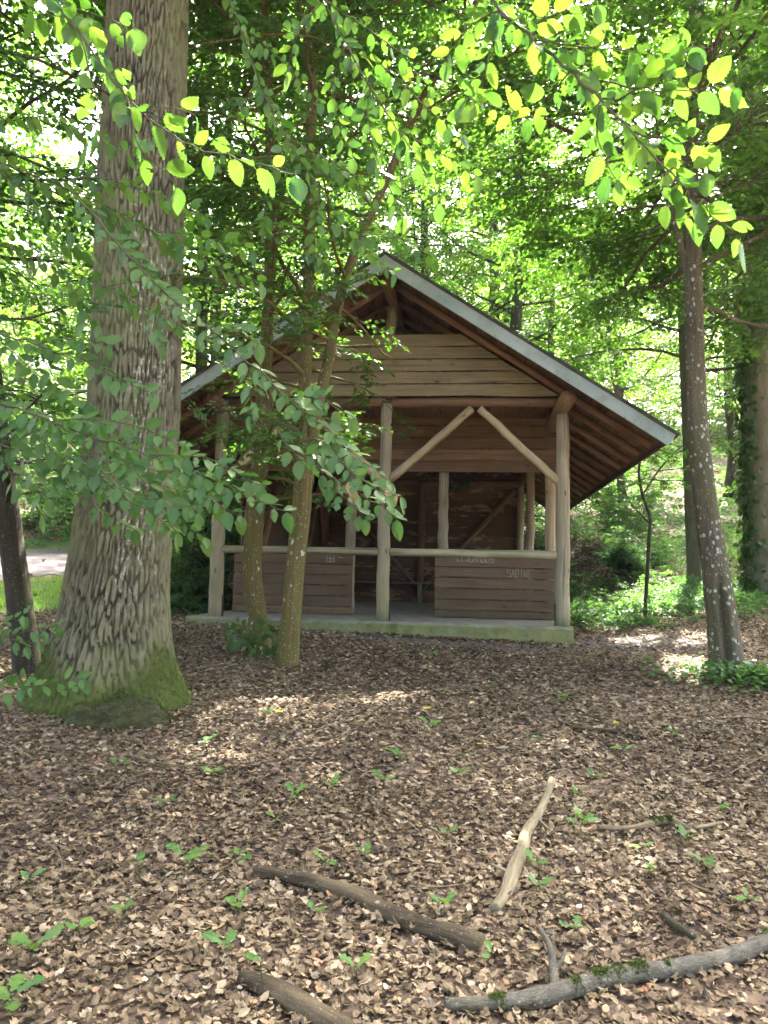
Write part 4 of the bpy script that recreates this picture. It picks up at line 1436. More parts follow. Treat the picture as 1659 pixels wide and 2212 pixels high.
# shrubs
def proto_shrub(seed, h, nst, lsize, rmid, sp=.5):
    r = np.random.default_rng(seed)
    t = thing('shrub', 'x', 'shrub')
    w, l = Acc(), Acc()
    B, A, N, L = [], [], [], []
    for k in range(nst):
        a = r.uniform(0, 6.28)
        d = np.array([math.cos(a) * sp, math.sin(a) * sp, 1.0])
        p = wander((.1 * math.cos(a), .1 * math.sin(a), -.05), d, h * r.uniform(.6, 1.1), 8, r, .10, -.3)
        tube(w, p, np.linspace(.012, .004, 8), 5, 0, cap=False)
        for j in range(2, 8):
            for q in range(4):
                b = r.uniform(0, 6.28)
                B.append(p[j] + r.normal(0, .05, 3))
                A.append((math.cos(b), math.sin(b), r.uniform(-.1, .4)))
                N.append(unit(np.array([0, 0, 1.0]) + r.normal(0, .35, 3)))
                L.append(r.uniform(.3, .55))
    put_sprays(l, w, np.array(B), np.array(A), np.array(N), np.array(L), lsize, r, rmid=rmid)
    obj('stems', w.mesh('stems'), M['bark'], t)
    obj('foliage', l.mesh('foliage'), M['leaf_low'], t)
    return t
shr = [proto_shrub(301, 2.6, 12, .10, .6), proto_shrub(302, 1.5, 12, .095, .4, .8), proto_shrub(303, 3.4, 12, .10, .7, .35)]
splaced = set()
SHL = {0: 'rounded leafy shrub', 1: 'low spreading leafy shrub', 2: 'tall upright thin-stemmed shrub'}
def place_shrub(k, x, y, s, label, group):
    label = label.replace('KIND', SHL[k])
    o = shr[k] if k not in splaced else copy_tree(shr[k])
    splaced.add(k)
    o.location = (x, y, on_ground(x, y))
    o.rotation_euler = (0, 0, rng.uniform(0, 6.28))
    o.scale = (s, s, s)
    tag(o, label, 'shrub', group)
for k, x, y, s in ((2, -3.55, 13.2, .9), (2, -3.2, 14.6, .95), (0, -4.1, 16.2, 1.0), (1, -3.3, 12.6, .7)):
    place_shrub(k, x, y, s, 'KIND against the left side of the hut', 'shrubs left of the hut')
for k, x, y, s in ((0, -8.5, 21.0, 1.1), (1, -10.5, 21.5, 1.2), (2, -12.5, 22.5, 1.1), (0, -15.5, 20.5, 1.1), (1, -6.6, 18.6, 1.0), (2, -5.0, 21.0, 1.2)):
    place_shrub(k, x, y, s, 'KIND beyond the gravel path on the left', 'shrubs beyond the path')
for k, x, y, s in ((1, 6.0, 18.2, .8), (1, 8.6, 15.2, .8), (0, 9.8, 16.8, .8), (2, 6.4, 20.2, .9), (1, 4.2, 19.2, .9), (0, 11.5, 17.5, 1.0), (2, 3.6, 22.0, 1.0), (1, 10.4, 19.5, 1.2)):
    place_shrub(k, x, y, s, 'KIND on the green slope right of the hut', 'shrubs right of the hut')
for k, x, y, s in ((0, -1.8, 21.2, 1.1), (2, .8, 21.8, 1.1), (1, 2.2, 21.0, 1.3)):
    place_shrub(k, x, y, s, 'KIND close behind the hut', 'shrubs behind the hut')
# crooked bare-stemmed sapling on the slope
ty = 13.6
hero_tree('sapling', 'small crooked dark-stemmed sapling on the slope right of the hut',
          [np.array([P(1392, 1232, ty)[0], ty, on_ground(P(1392, 1232, ty)[0], ty) - .05])] + line([(1402, 1165), (1404, 1120), (1388, 1070), (1380, 1020), (1386, 960), (1368, 900), (1350, 850)], ty),
          [.035, .032, .03, .028, .022, .018, .012, .008], M['bark_dark'], 108, dict(t0=.45, nl=9, lmax=1.1, lsize=.085, elev=(.0, .6), spl=(.25, .4)), seg=8,
          forks=[(line([(1388, 1070), (1420, 1020), (1450, 985), (1478, 960)], ty), [.02, .016, .012, .007]), (line([(1402, 1130), (1365, 1090), (1345, 1050)], ty), [.014, .01, .007])])

# distant woodland: one mass of foliage closing the view uphill
da = Acc()
r_ = np.random.default_rng(9)
cxs = r_.uniform(-34, 34, 70)
cys = r_.uniform(36, 62, 70)
B, L = [], []
for x, y in zip(cxs, cys):
    g = on_ground(x, y)
    h = r_.uniform(9, 17)
    for q in range(90):
        z = r_.uniform(.05, 1) * h
        rr = 3.4 * math.sin(min(1, z / h * 1.1 + .12) * 2.9) ** .6 * r_.uniform(.3, 1)
        a = r_.uniform(0, 6.28)
        B.append((x + rr * math.cos(a), y + rr * math.sin(a), g + z))
        L.append(r_.uniform(1.0, 1.7))
B = np.array(B)
put_sprays(da, None, B, np.column_stack([r_.normal(size=(len(B), 2)), r_.normal(0, .2, len(B))]), np.column_stack([r_.normal(0, .4, (len(B), 2)), np.ones(len(B))]), np.array(L), .30, r_, rmid=.55)
o = obj('distant_woodland', da.mesh('distant_woodland'), M['leaf_far'])
tag(o, 'distant mass of green woodland on the hillside', kind='stuff')

# low green undergrowth on the slope
ua = Acc()
def undergrowth(n, xr, yr, fn, L, ls, hmax, rr):
    x = rr.uniform(*xr, n)
    y = rr.uniform(*yr, n)
    keep = fn(x, y, rr)
    x, y = x[keep], y[keep]
    b = np.column_stack([x, y, ground(x, y) + rr.uniform(.01, hmax, len(x))])
    put_sprays(ua, None, b, np.column_stack([rr.normal(size=(len(x), 2)), rr.uniform(0, .6, len(x))]), np.column_stack([rr.normal(0, .35, (len(x), 2)), np.ones(len(x))]), rr.uniform(*L, len(x)), ls, rr, rmid=.45)
r_ = np.random.default_rng(10)
def right_slope(x, y, rr):
    hx, hy = hut_xy(x, y)
    d = smooth(12.0, 13.4, y) * (.6 + .9 * fbm(np.stack([x * .5, y * .5, 0 * x], -1), 3, 41))
    return (rr.uniform(0, 1, len(x)) < np.clip(d + .25 * (y > 14), 0, 1) * (y > 12)) & ~((hx > -2.9) & (hx < 2.9) & (hy < 9.6))
undergrowth(3600, (3.0, 14), (12, 26), right_slope, (.2, .42), .07, .22, r_)
undergrowth(900, (3.2, 10), (12.3, 15.5), right_slope, (.2, .36), .065, .16, r_)
undergrowth(2600, (-20, 22), (24, 44), lambda x, y, rr: rr.uniform(0, 1, len(x)) < .85, (.6, 1.0), .17, .8, r_)
undergrowth(700, (-20, -4), (18.5, 27), lambda x, y, rr: rr.uniform(0, 1, len(x)) < .8, (.3, .5), .09, .4, r_)
undergrowth(260, (-4.2, -2.7), (11.2, 15.5), lambda x, y, rr: np.ones(len(x), bool), (.2, .35), .06, .25, r_)
undergrowth(350, (-5, 5), (20.5, 27), lambda x, y, rr: np.ones(len(x), bool), (.3, .5), .09, .4, r_)
tag(obj('undergrowth', ua.mesh('undergrowth'), M['leaf_low']), 'low green undergrowth covering the slopes around the hut', kind='stuff')
# ground ivy round the foot of the split tree
iv = Acc()
c0 = G(1600, 1470)
K = 1500
pxy = np.column_stack([c0[0] + r_.normal(.15, .38, K), c0[1] + r_.normal(-.05, .22, K)])
b = np.column_stack([pxy, ground(pxy[:, 0], pxy[:, 1]) + r_.uniform(.03, .15, K)])
put_leaves(iv, b, np.column_stack([r_.normal(size=(K, 2)), r_.normal(0, .2, K)]), np.column_stack([r_.normal(0, .4, (K, 2)), np.ones(K)]), r_.uniform(.04, .065, K), leaf6(.45, .03, -.04), r_.uniform(.3, 1, K))
tag(obj('ground_cover', iv.mesh('ground_cover'), M['leaf_low']), 'bright round-leaved ground cover at the foot of the split tree', kind='stuff')
# grass beside the path
ga = Acc()
K = 42000
x = r_.uniform(-12, -3.2, K)
y = r_.uniform(9.5, 17, K)
kp = r_.uniform(0, 1, K) < green_mask(x, y)
x, y = x[kp], y[kp]
K = len(x)
b = np.column_stack([x, y, ground(x, y)])
hgt = r_.uniform(.05, .13, K)
tip = b + np.column_stack([r_.normal(0, .03, (K, 2)), hgt])
sd = np.column_stack([r_.normal(size=(K, 2)), np.zeros(K)])
sd = unit(sd) * .006
ga.add(np.stack([b - sd, b + sd, tip], 1).reshape(-1, 3), None, np.arange(K * 3).reshape(-1, 3), np.repeat(r_.uniform(0, 1, K), 3))
tag(obj('grass', ga.mesh('grass'), M['grass']), 'short sunlit grass between the oak and the path', kind='stuff')

# ------------------------------------------------------------------ leaf litter
la_ = Acc()
r_ = np.random.default_rng(12)
near_t = [leaf_lobed(.30, r_.uniform(-.12, .16), r_.uniform(-.6, .9), s) for s in range(8)]
mid_t = [leaf6(.30, r_.uniform(-.12, .2), r_.uniform(-.2, .2)) for s in range(6)]
def scatter_litter(dens, y0, y1, tpls, size, hw, hmax, flat=.45, shift=0.0):
    area = (y1 - y0) * 2 * hw
    n = int(area * dens)
    x = r_.uniform(-hw, hw, n)
    y = r_.uniform(y0, y1, n)
    hx, hy = hut_xy(x, y)
    p = np.ones(n)
    p *= ~((hx > -2.65) & (hx < 2.43) & (hy > -.2) & (hy < 8.3))
    p *= 1 - .8 * gravel_mask(x, y)
    p *= 1 - .93 * green_mask(x, y)
    p *= np.where(path_dist(x, y) < 2.25, .04, 1)
    p *= np.clip(.9 + .5 * fbm(np.stack([x * 1.1, y * 1.1, 0 * x], -1), 3, 61), .25, 1)
    kp = r_.uniform(0, 1, n) < p
    x, y = x[kp], y[kp]
    n = len(x)
    b = np.column_stack([x, y, ground(x, y) + r_.uniform(.002, hmax, n)])
    a = r_.uniform(0, 6.28, n)
    d = np.column_stack([np.cos(a), np.sin(a), r_.normal(0, .22, n)])
    nn = np.column_stack([r_.normal(0, flat, (n, 2)), np.ones(n)])
    tone = np.clip(.48 + shift + .25 * r_.normal(size=n) + .25 * fbm(np.stack([x * .8, y * .8, 0 * x + 3], -1), 2, 71), 0, 1)
    tone = np.where(r_.uniform(0, 1, n) < .03, r_.uniform(.94, 1, n), np.minimum(tone, .95))
    w = r_.integers(0, len(tpls), n)
    for k in range(len(tpls)):
        s = w == k
        put_leaves(la_, b[s], d[s], nn[s], r_.uniform(*size, s.sum()), tpls[k], tone[s])
scatter_litter(1500, 1.6, 4.4, near_t, (.028, .066), 3.0, .028, .40)
scatter_litter(2300, 1.6, 4.4, mid_t, (.014, .042), 3.0, .03, .40, -.06)
scatter_litter(650, 4.4, 6.2, near_t, (.03, .07), 4.2, .03, .4, -.03)
scatter_litter(1500, 4.4, 6.2, mid_t, (.018, .05), 4.2, .025, .35, -.03)
scatter_litter(1900, 6.2, 9.2, mid_t, (.018, .055), 5.4, .022, .3, -.07)
scatter_litter(850, 9.2, 13.5, mid_t, (.03, .07), 8.0, .025, .3, -.10)
scatter_litter(130, 13.5, 24, mid_t, (.06, .12), 12.0, .04)
tag(obj('leaf_litter', la_.mesh('leaf_litter'), M['litter']), 'dry brown dead leaves covering the forest floor', kind='stuff')

# ------------------------------------------------------------------ near leafy boughs, leaf by leaf
def hero_leaf(seed, wide=.33, holes=0, lobed=False):
    """a toothed, ribbed leaf, one unit long, base at the origin, pointing along X, face up Z"""
    r = np.random.default_rng(seed)
    n = 19
    cols = (-1, -.55, 0, .55, 1)
    V, UV, F = [], [], []
    sk = r.normal(0, .05)
    cup, tipd, wav = r.uniform(-.05, .16), r.uniform(-.22, .02), r.uniform(0, 6)
    for i in range(n):
        t = i / (n - 1)
        w = wide * (math.sin(math.pi * t ** .82) ** .75) * (1 - .12 * t)
        if lobed:
            w = wide * (.12 + .9 * t ** .7 * (1 - t) ** .35 * 1.6) * (.78 + .26 * math.sin(t * 19))
        w *= 1 + .07 * (1 if i % 2 else -1) * (.2 < t < 1)
        if i in (0, n - 1):
            w = .004
        for c in cols:
            x = t + .05 * abs(c) * (1 - t) * (.5 if abs(c) < 1 else .8)
            y = c * w + sk * math.sin(t * 3.14) * .4
            z = cup * abs(c) * w * 2 + tipd * t * t + .018 * math.sin(t * 9 * 6.28 - abs(c) * 5) * abs(c) + .02 * math.sin(t * 5 + wav) * c
            V.append((x, y, z))
            UV.append((.5 + c * .5, t))
    for i in range(n - 1):
        for j in range(4):
            F.append((i * 5 + j, (i + 1) * 5 + j, (i + 1) * 5 + j + 1, i * 5 + j + 1))
    F_ID = {f: k for k, f in enumerate(F)}
    for _ in range(holes):                              # bites taken out of the margin
        row, side = int(r.integers(5, n - 5)), int(r.choice([0, 3]))
        gone = {row * 4 + side, (row + 1) * 4 + side}
        if r.uniform() < .5:
            gone |= {row * 4 + (1 if side == 0 else 2), (row + 2) * 4 + side}
        F = [f for f in F if F_ID[f] not in gone]
    # short stalk
    b = len(V)
    V += [(-.14, -.008, 0), (-.14, .008, 0), (.02, .008, 0), (.02, -.008, 0)]
    UV += [(.5, 0)] * 4
    F.append((b, b + 3, b + 2, b + 1))
    me = bpy.data.meshes.new('leaf')
    me.from_pydata(V, [], F)
    uv = me.uv_layers.new(name='UVMap')
    li = np.zeros(len(me.loops), np.int32)
    me.loops.foreach_get('vertex_index', li)
    uv.data.foreach_set('uv', np.array(UV, np.float32)[li].ravel())
    me.polygons.foreach_set('use_smooth', np.ones(len(me.polygons), bool))
    return me
HL = {}
for mk in ('hero', 'hero_dark', 'yellow_leaf', 'dry_leaf', 'seedling', 'hero_pale'):
    HL[mk] = []
    for q in range(7):
        me = hero_leaf(400 + q, (.275, .30, .25, .285, .265, .29, .26)[q], (0, 0, 1, 0, 1, 2, 0)[q])
        me.materials.append(M[mk])
        HL[mk].append(me)
OAKL = []
for q in range(3):
    me = hero_leaf(440 + q, .34, 0, True)
    me.materials.append(M['seedling'])
    OAKL.append(me)
def leaf_matrix(p, d, n, s):
    d = unit(d)
    y = unit(np.cross(n, d))
    z = np.cross(d, y)
    m = Matrix.Identity(4)
    for i in range(3):
        m[i][0], m[i][1], m[i][2], m[i][3] = d[i] * s, y[i] * s, z[i] * s, p[i]
    return m
TO_CAM = np.array([0, -1.0, 0])
def hero_branch(label, twigs, size, face, mat, seed, spacing=.045, r0=.006, cat='branch', name='leafy_branch', group=None, extra=None, skip=.0, droop=.35, barkm='bark', away=False):
    """twigs: polylines of (u, v, y); the first is the stem. face 0 = leaves lie flat, 1 = they face the camera"""
    r = np.random.default_rng(seed)
    W = [np.array([P(u, v, y) for u, v, y in tw]) for tw in twigs]
    fdir = np.array([.25, .9, .0]) if away else TO_CAM      # high boughs show their undersides, low ones their faces
    base = W[0][0]
    t = thing(name, label, cat, base, group)
    for k, w in enumerate(W):
        L = np.linalg.norm(np.diff(w, axis=0), axis=1).sum()
        sp = spline(w, max(8, int(L / .05))) if len(w) > 2 else np.linspace(w[0], w[1], 8)
        sp = sp + r.normal(0, .004, sp.shape)
        a = Acc()
        rr = r0 if k == 0 else r0 * .5
        tube(a, sp - base, np.linspace(rr, .0013, len(sp)), 6, 0)
        obj('stem' if k == 0 else 'twig', a.mesh('stem', True), M[barkm], t)
        cum = np.concatenate([[0], np.cumsum(np.linalg.norm(np.diff(sp, axis=0), axis=1))])
        x = spacing * r.uniform(.2, 1) + (skip * L if k == 0 else .02)
        sgn = 1
        while x < cum[-1]:
            p = np.array([np.interp(x, cum, sp[:, c]) for c in range(3)])
            i = min(np.searchsorted(cum, x), len(sp) - 1)
            ax_ = unit(sp[i] - sp[i - 1])
            nn = unit((1 - face) * np.array([0, 0, 1.0]) + face * fdir + r.normal(0, .28, 3))
            sd = unit(np.cross(nn, ax_)) * sgn
            d = unit(ax_ * r.uniform(.45, .9) + sd * r.uniform(.7, 1.0) + np.array([0, 0, -droop * r.uniform(.3, 1.3)]))
            s = size * r.uniform(.62, 1.18) * (1 - .25 * (x / cum[-1] > .93))
            me = HL[mat][int(r.integers(0, 7))]
            obj('leaf', me, None, t, mat4=leaf_matrix(p + d * s * .13 - base, d, nn, s))
            x += spacing * r.uniform(.7, 1.35)
            sgn = -sgn
        d = unit(sp[-1] - sp[-2] + np.array([0, 0, -.2]))
        nn = unit((1 - face) * np.array([0, 0, 1.0]) + face * fdir + r.normal(0, .25, 3))
        obj('leaf', HL[mat][int(r.integers(0, 4))], None, t, mat4=leaf_matrix(sp[-1] - base, d, nn, size * r.uniform(.9, 1.15)))
    return t

# bright bough hanging in from the top right
hero_branch('bright backlit leafy bough hanging in from the top right', [
    [(1030, -70, 2.9), (1080, 20, 2.75), (1150, 85, 2.6), (1230, 150, 2.5), (1300, 215, 2.4), (1370, 290, 2.35), (1440, 370, 2.3), (1510, 440, 2.25), (1600, 515, 2.2)],
    [(1150, 85, 2.6), (1260, 95, 2.5), (1370, 110, 2.4), (1440, 115, 2.35)],
    [(1230, 150, 2.5), (1340, 185, 2.4), (1450, 195, 2.3), (1585, 185, 2.2)],
    [(1300, 215, 2.4), (1370, 200, 2.35), (1440, 160, 2.3), (1490, 100, 2.3)],
    [(1300, 215, 2.4), (1290, 280, 2.45), (1310, 345, 2.5), (1330, 395, 2.5)],
    [(1370, 290, 2.35), (1440, 300, 2.3), (1530, 310, 2.3)],
    [(1230, 150, 2.5), (1180, 210, 2.55), (1130, 250, 2.6), (1010, 210, 2.7)],
    [(1080, 20, 2.75), (1010, 60, 2.8), (960, 130, 2.9)],
    [(1080, 20, 2.75), (1060, 110, 2.75), (1040, 190, 2.75)],
    [(1440, 370, 2.3), (1470, 365, 2.3), (1520, 375, 2.3)],
    [(1440, 370, 2.3), (1430, 420, 2.35), (1500, 480, 2.3)],
    [(1130, 60, 2.65), (1200, 30, 2.6), (1290, 10, 2.6)]], .092, .45, 'hero', 501, .030, .0075, away=True)
# bright bough across the oak at the top left
hero_branch('sunlit yellow-green bough crossing the oak at the top left', [
    [(40, -120, 2.7), (110, -10, 2.6), (170, 70, 2.5), (240, 165, 2.4), (310, 245, 2.3), (400, 305, 2.25), (520, 345, 2.2), (640, 375, 2.15)],
    [(170, 70, 2.5), (150, 40, 2.5), (70, 20, 2.55)],
    [(170, 70, 2.5), (190, 160, 2.45), (215, 240, 2.45), (190, 300, 2.45)],
    [(240, 165, 2.4), (285, 225, 2.35), (300, 320, 2.3), (340, 350, 2.3), (380, 405, 2.3)],
    [(310, 245, 2.3), (370, 230, 2.3), (420, 250, 2.3)],
    [(110, -10, 2.6), (200, 30, 2.5), (290, 60, 2.45)]], .105, .45, 'hero', 502, .052, .006, away=True)
# long bough slanting down across the hut
hero_branch('long toothed-leaf bough slanting down in front of the hut gable', [
    [(160, 420, 3.9), (260, 530, 3.8), (350, 625, 3.7), (440, 700, 3.6), (530, 775, 3.5), (620, 855, 3.45), (700, 925, 3.4), (770, 985, 3.35), (850, 1045, 3.3)],
    [(440, 700, 3.6), (500, 705, 3.55), (560, 740, 3.5)],
    [(530, 775, 3.5), (545, 850, 3.5), (540, 900, 3.5)],
    [(620, 855, 3.45), (690, 860, 3.4), (760, 900, 3.4)],
    [(700, 925, 3.4), (740, 1000, 3.35), (790, 1040, 3.3), (865, 1075, 3.3)],
    [(350, 625, 3.7), (330, 700, 3.7), (350, 745, 3.7)]], .086, .45, 'hero_pale', 503, .027, .006, droop=.2)
dr = hero_branch('lower bough with toothed leaves ending before the middle post', [
    [(600, 930, 3.6), (640, 985, 3.55), (700, 1020, 3.5), (760, 1055, 3.45), (810, 1085, 3.4), (855, 1118, 3.4)],
    [(700, 1020, 3.5), (730, 1060, 3.5), (790, 1120, 3.45)],
    [(640, 985, 3.55), (700, 985, 3.5), (770, 1010, 3.45)]], .088, .55, 'hero_pale', 504, .030, .004)
for k, (u, v) in enumerate(((752, 1040), (760, 1052), (836, 1052), (845, 1062))):
    p = P(u, v, 3.4)
    obj('dry_leaf', HL['dry_leaf'][k], None, dr, mat4=leaf_matrix(p - np.array(dr.location), np.array([.3, 0, -1]), np.array([.2, -1, .3]), .07))
# the leafy mass across the middle of the oak
hero_branch('broad leafy bough reaching across the middle of the oak trunk', [
    [(-120, 830, 3.7), (0, 870, 3.6), (110, 910, 3.5), (220, 950, 3.45), (320, 985, 3.4), (420, 1020, 3.35), (520, 1060, 3.3), (615, 1105, 3.25)],
    [(0, 870, 3.6), (80, 940, 3.55), (150, 1000, 3.5), (210, 1050, 3.45)],
    [(110, 910, 3.5), (190, 1000, 3.45), (260, 1070, 3.4), (330, 1110, 3.4), (385, 1150, 3.35)],
    [(110, 910, 3.5), (230, 905, 3.45), (330, 935, 3.4), (400, 960, 3.4)],
    [(220, 950, 3.45), (300, 1030, 3.4), (370, 1080, 3.35), (430, 1105, 3.3)],
    [(320, 985, 3.4), (420, 985, 3.35), (500, 1015, 3.3), (560, 1050, 3.3)],
    [(420, 1020, 3.35), (470, 1085, 3.3), (520, 1115, 3.3)],
    [(0, 870, 3.6), (60, 1010, 3.55), (100, 1075, 3.5)],
    [(220, 950, 3.45), (240, 1020, 3.4), (290, 1080, 3.4)]], .088, .5, 'hero_dark', 505, .030, .006)
hero_branch('second leafy bough just below, over the lower middle of the oak trunk', [
    [(-120, 930, 3.9), (0, 960, 3.8), (100, 990, 3.75), (200, 1030, 3.7), (290, 1065, 3.65), (370, 1110, 3.6), (440, 1160, 3.6)],
    [(0, 960, 3.8), (90, 930, 3.75), (190, 930, 3.7), (290, 960, 3.7)],
    [(100, 990, 3.75), (160, 1060, 3.7), (230, 1110, 3.7), (290, 1145, 3.65)],
    [(200, 1030, 3.7), (300, 1010, 3.65), (390, 1040, 3.6), (470, 1090, 3.6)],
    [(0, 960, 3.8), (30, 1040, 3.75), (90, 1110, 3.75)],
    [(290, 1065, 3.65), (340, 1045, 3.65), (400, 1065, 3.6)]], .088, .5, 'hero_dark', 513, .030, .005)
hero_branch('fine-leaved shaded bough at the left, level with the roof ridge', [
    [(-120, 480, 4.4), (0, 530, 4.3), (110, 570, 4.2), (220, 620, 4.15), (330, 670, 4.1), (430, 730, 4.05)],
    [(0, 530, 4.3), (100, 520, 4.25), (200, 545, 4.2)],
    [(110, 570, 4.2), (170, 640, 4.2), (210, 700, 4.2)],
    [(220, 620, 4.15), (320, 610, 4.1), (420, 645, 4.1)]], .085, .35, 'hero_dark', 514, .032, .005, away=True)
hero_branch('shaded bough with drooping leaves at the left edge, level with the roof', [
    [(-140, 690, 4.0), (-20, 715, 3.9), (80, 745, 3.8), (170, 775, 3.75), (250, 815, 3.7), (330, 850, 3.7)],
    [(-20, 715, 3.9), (60, 790, 3.85), (130, 845, 3.8)],
    [(80, 745, 3.8), (160, 730, 3.75), (230, 745, 3.7)],
    [(80, 745, 3.8), (120, 820, 3.8), (190, 870, 3.75)]], .095, .45, 'hero_dark', 506, .030, .006)
hero_branch('upper shaded bough crossing the oak trunk below the sunlit one', [
    [(-140, 300, 4.3), (-20, 345, 4.2), (100, 390, 4.1), (220, 440, 4.0), (330, 500, 3.9), (440, 560, 3.85), (560, 610, 3.8)],
    [(-20, 345, 4.2), (80, 440, 4.1), (150, 500, 4.1)],
    [(100, 390, 4.1), (210, 385, 4.0), (330, 420, 3.95), (450, 470, 3.9)],
    [(220, 440, 4.0), (290, 540, 3.95), (340, 600, 3.9)],
    [(-140, 300, 4.3), (-40, 260, 4.2), (80, 250, 4.1), (200, 290, 4.0), (310, 350, 4.0)],
    [(330, 500, 3.9), (430, 510, 3.9), (540, 540, 3.85)]], .095, .35, 'hero_dark', 507, .030, .007, away=True)
# bright middle boughs at the top
hero_branch('bright green bough hanging from the top middle above the roof ridge', [
    [(660, -90, 3.7), (700, 0, 3.6), (750, 100, 3.5), (800, 190, 3.45), (860, 280, 3.4), (910, 360, 3.4), (950, 440, 3.35)],
    [(700, 0, 3.6), (790, 60, 3.5), (870, 120, 3.5), (930, 190, 3.45)],
    [(750, 100, 3.5), (850, 160, 3.45), (930, 240, 3.4), (1000, 290, 3.4)],
    [(750, 100, 3.5), (720, 180, 3.5), (730, 270, 3.5), (760, 340, 3.5)],
    [(800, 190, 3.45), (800, 290, 3.45), (830, 380, 3.4), (870, 470, 3.4)],
    [(860, 280, 3.4), (950, 330, 3.4), (1030, 380, 3.4)],
    [(700, 0, 3.6), (640, 80, 3.6), (620, 160, 3.6)]], .088, .45, 'hero', 508, .034, .006, away=True)
hero_branch('green bough of small leaves hanging above the left roof slope', [
    [(470, -60, 4.6), (520, 60, 4.5), (560, 180, 4.4), (620, 300, 4.3), (690, 410, 4.2), (760, 510, 4.2), (850, 590, 4.1)],
    [(520, 60, 4.5), (610, 130, 4.4), (690, 220, 4.3)],
    [(560, 180, 4.4), (500, 260, 4.4), (470, 350, 4.4)],
    [(620, 300, 4.3), (720, 350, 4.2), (810, 430, 4.2)],
    [(620, 300, 4.3), (580, 400, 4.3), (570, 490, 4.3)],
    [(690, 410, 4.2), (680, 500, 4.2), (700, 580, 4.2)],
    [(760, 510, 4.2), (850, 510, 4.2), (940, 560, 4.15)]], .085, .45, 'hero_dark', 509, .034, .006, away=True)
# low sprigs at the left
hero_branch('low green sprig hanging before the mossy oak foot', [[(-60, 1505, 3.9), (0, 1490, 3.85), (60, 1482, 3.8), (120, 1475, 3.8), (178, 1462, 3.75)], [(0, 1490, 3.85), (40, 1470, 3.85), (70, 1455, 3.85)]], .075, .75, 'hero_dark', 510, .034, .003, name='leafy_sprig')
hero_branch('green sprig before the dark leaning trunk at the left edge', [[(-50, 1385, 4.3), (10, 1375, 4.2), (70, 1362, 4.2), (130, 1350, 4.15)], [(10, 1375, 4.2), (50, 1390, 4.2), (90, 1385, 4.2)], [(-50, 1385, 4.3), (10, 1345, 4.25), (50, 1330, 4.2)]], .075, .7, 'hero_dark', 511, .036, .003, name='leafy_sprig')
# leafy shoots at the foot of the hornbeam pair
sy = A_Y - .25
sh = G(575, 1432)
hero_branch('bushy green shoots at the foot of the bent young tree', [
    [(572, 1428, sy), (560, 1400, sy), (540, 1370, sy - .05), (515, 1345, sy - .1)],
    [(572, 1428, sy), (585, 1395, sy), (600, 1365, sy - .05)],
    [(560, 1400, sy), (530, 1392, sy - .1), (500, 1385, sy - .15)],
    [(572, 1428, sy), (595, 1412, sy - .05), (615, 1398, sy - .1)],
    [(560, 1400, sy), (560, 1372, sy - .1), (575, 1345, sy - .1)],
    [(540, 1370, sy), (525, 1375, sy - .1), (495, 1358, sy - .1)]], .10, .7, 'hero', 512, .03, .004, name='leafy_shoots', cat='shoots')

# ------------------------------------------------------------------ dead wood on the ground
def fallen(label, pix, rads, bark, seed, stubs=(), moss=None, name='fallen_branch', cat='branch', lift=.55, seg=22, bump=.10, group=None):
    pts = []
    for k, (u, v) in enumerate(pix):
        g = G(u, v)
        rr = np.interp(k / (len(pix) - 1), np.linspace(0, 1, len(rads)), rads)
        pts.append(g + np.array([0, 0, rr * lift + (.026 if rr < .022 else .012)]))
    base = pts[0].copy()
    t = thing(name, label, cat, base, group)
    n = max(12, int(np.linalg.norm(pts[-1] - pts[0]) / .02))
    sp = spline(pts, min(n, 110)) - base
    rr = np.interp(np.linspace(0, 1, len(sp)), np.linspace(0, 1, len(rads)), rads)
    a = Acc()
    rr = rr * (1 + .10 * vnoise(np.column_stack([np.linspace(0, 9, len(sp)), 0 * rr, 0 * rr + seed]), 5))
    tube(a, sp, rr, seg, 0, bump, seed, bf=4.0)
    obj('wood', a.mesh('wood', True), bark, t)
    for st, sr in stubs:
        q = [G(u, v) + np.array([0, 0, h]) - base for u, v, h in st]
        a = Acc()
        tube(a, spline(q, 12) if len(q) > 2 else np.linspace(q[0], q[1], 6), np.linspace(sr, sr * .45, 12 if len(q) > 2 else 6), 8, 0, .15, seed)
        obj('stub', a.mesh('stub', True), bark, t)
    if moss:
        r = np.random.default_rng(seed)
        K = 5000
        x = r.uniform(0, 1, K)
        m = np.zeros(K, bool)
        for lo, hi in moss:
            m |= (x > lo) & (x < hi)
        m &= vnoise(np.column_stack([x * 26, 0 * x, 0 * x]), 3) > -.25
        x = x[m] * (len(sp) - 1)
        i = np.clip(x.astype(int), 0, len(sp) - 2)
        c = sp[i] + (sp[i + 1] - sp[i]) * (x - i)[:, None]
        an = r.normal(0, .55, len(x))
        tt = unit(sp[i + 1] - sp[i])
        sd = unit(np.cross(tt, [0, 0, 1.0]))
        nn = sd * np.sin(an)[:, None] + np.array([0, 0, 1.0]) * np.cos(an)[:, None]
        ma = Acc()
        tufts(c + nn * (np.interp(x / len(sp), np.linspace(0, 1, len(rads)), rads) * .97)[:, None], nn, r.uniform(.006, .014, len(x)), r, ma)
        o = obj('moss', ma.mesh('moss'), M['moss'], t)
        o['kind'] = 'stuff'
    return t
fallen('thick brown branch with peeling bark lying in the middle foreground', [(552, 1893), (630, 1912), (700, 1928), (770, 1952), (830, 1985), (900, 2018), (970, 2040), (1040, 2062)], [.024, .028, .030, .032, .033, .035, .037, .036], M['dead_bark'], 601, bump=.22)
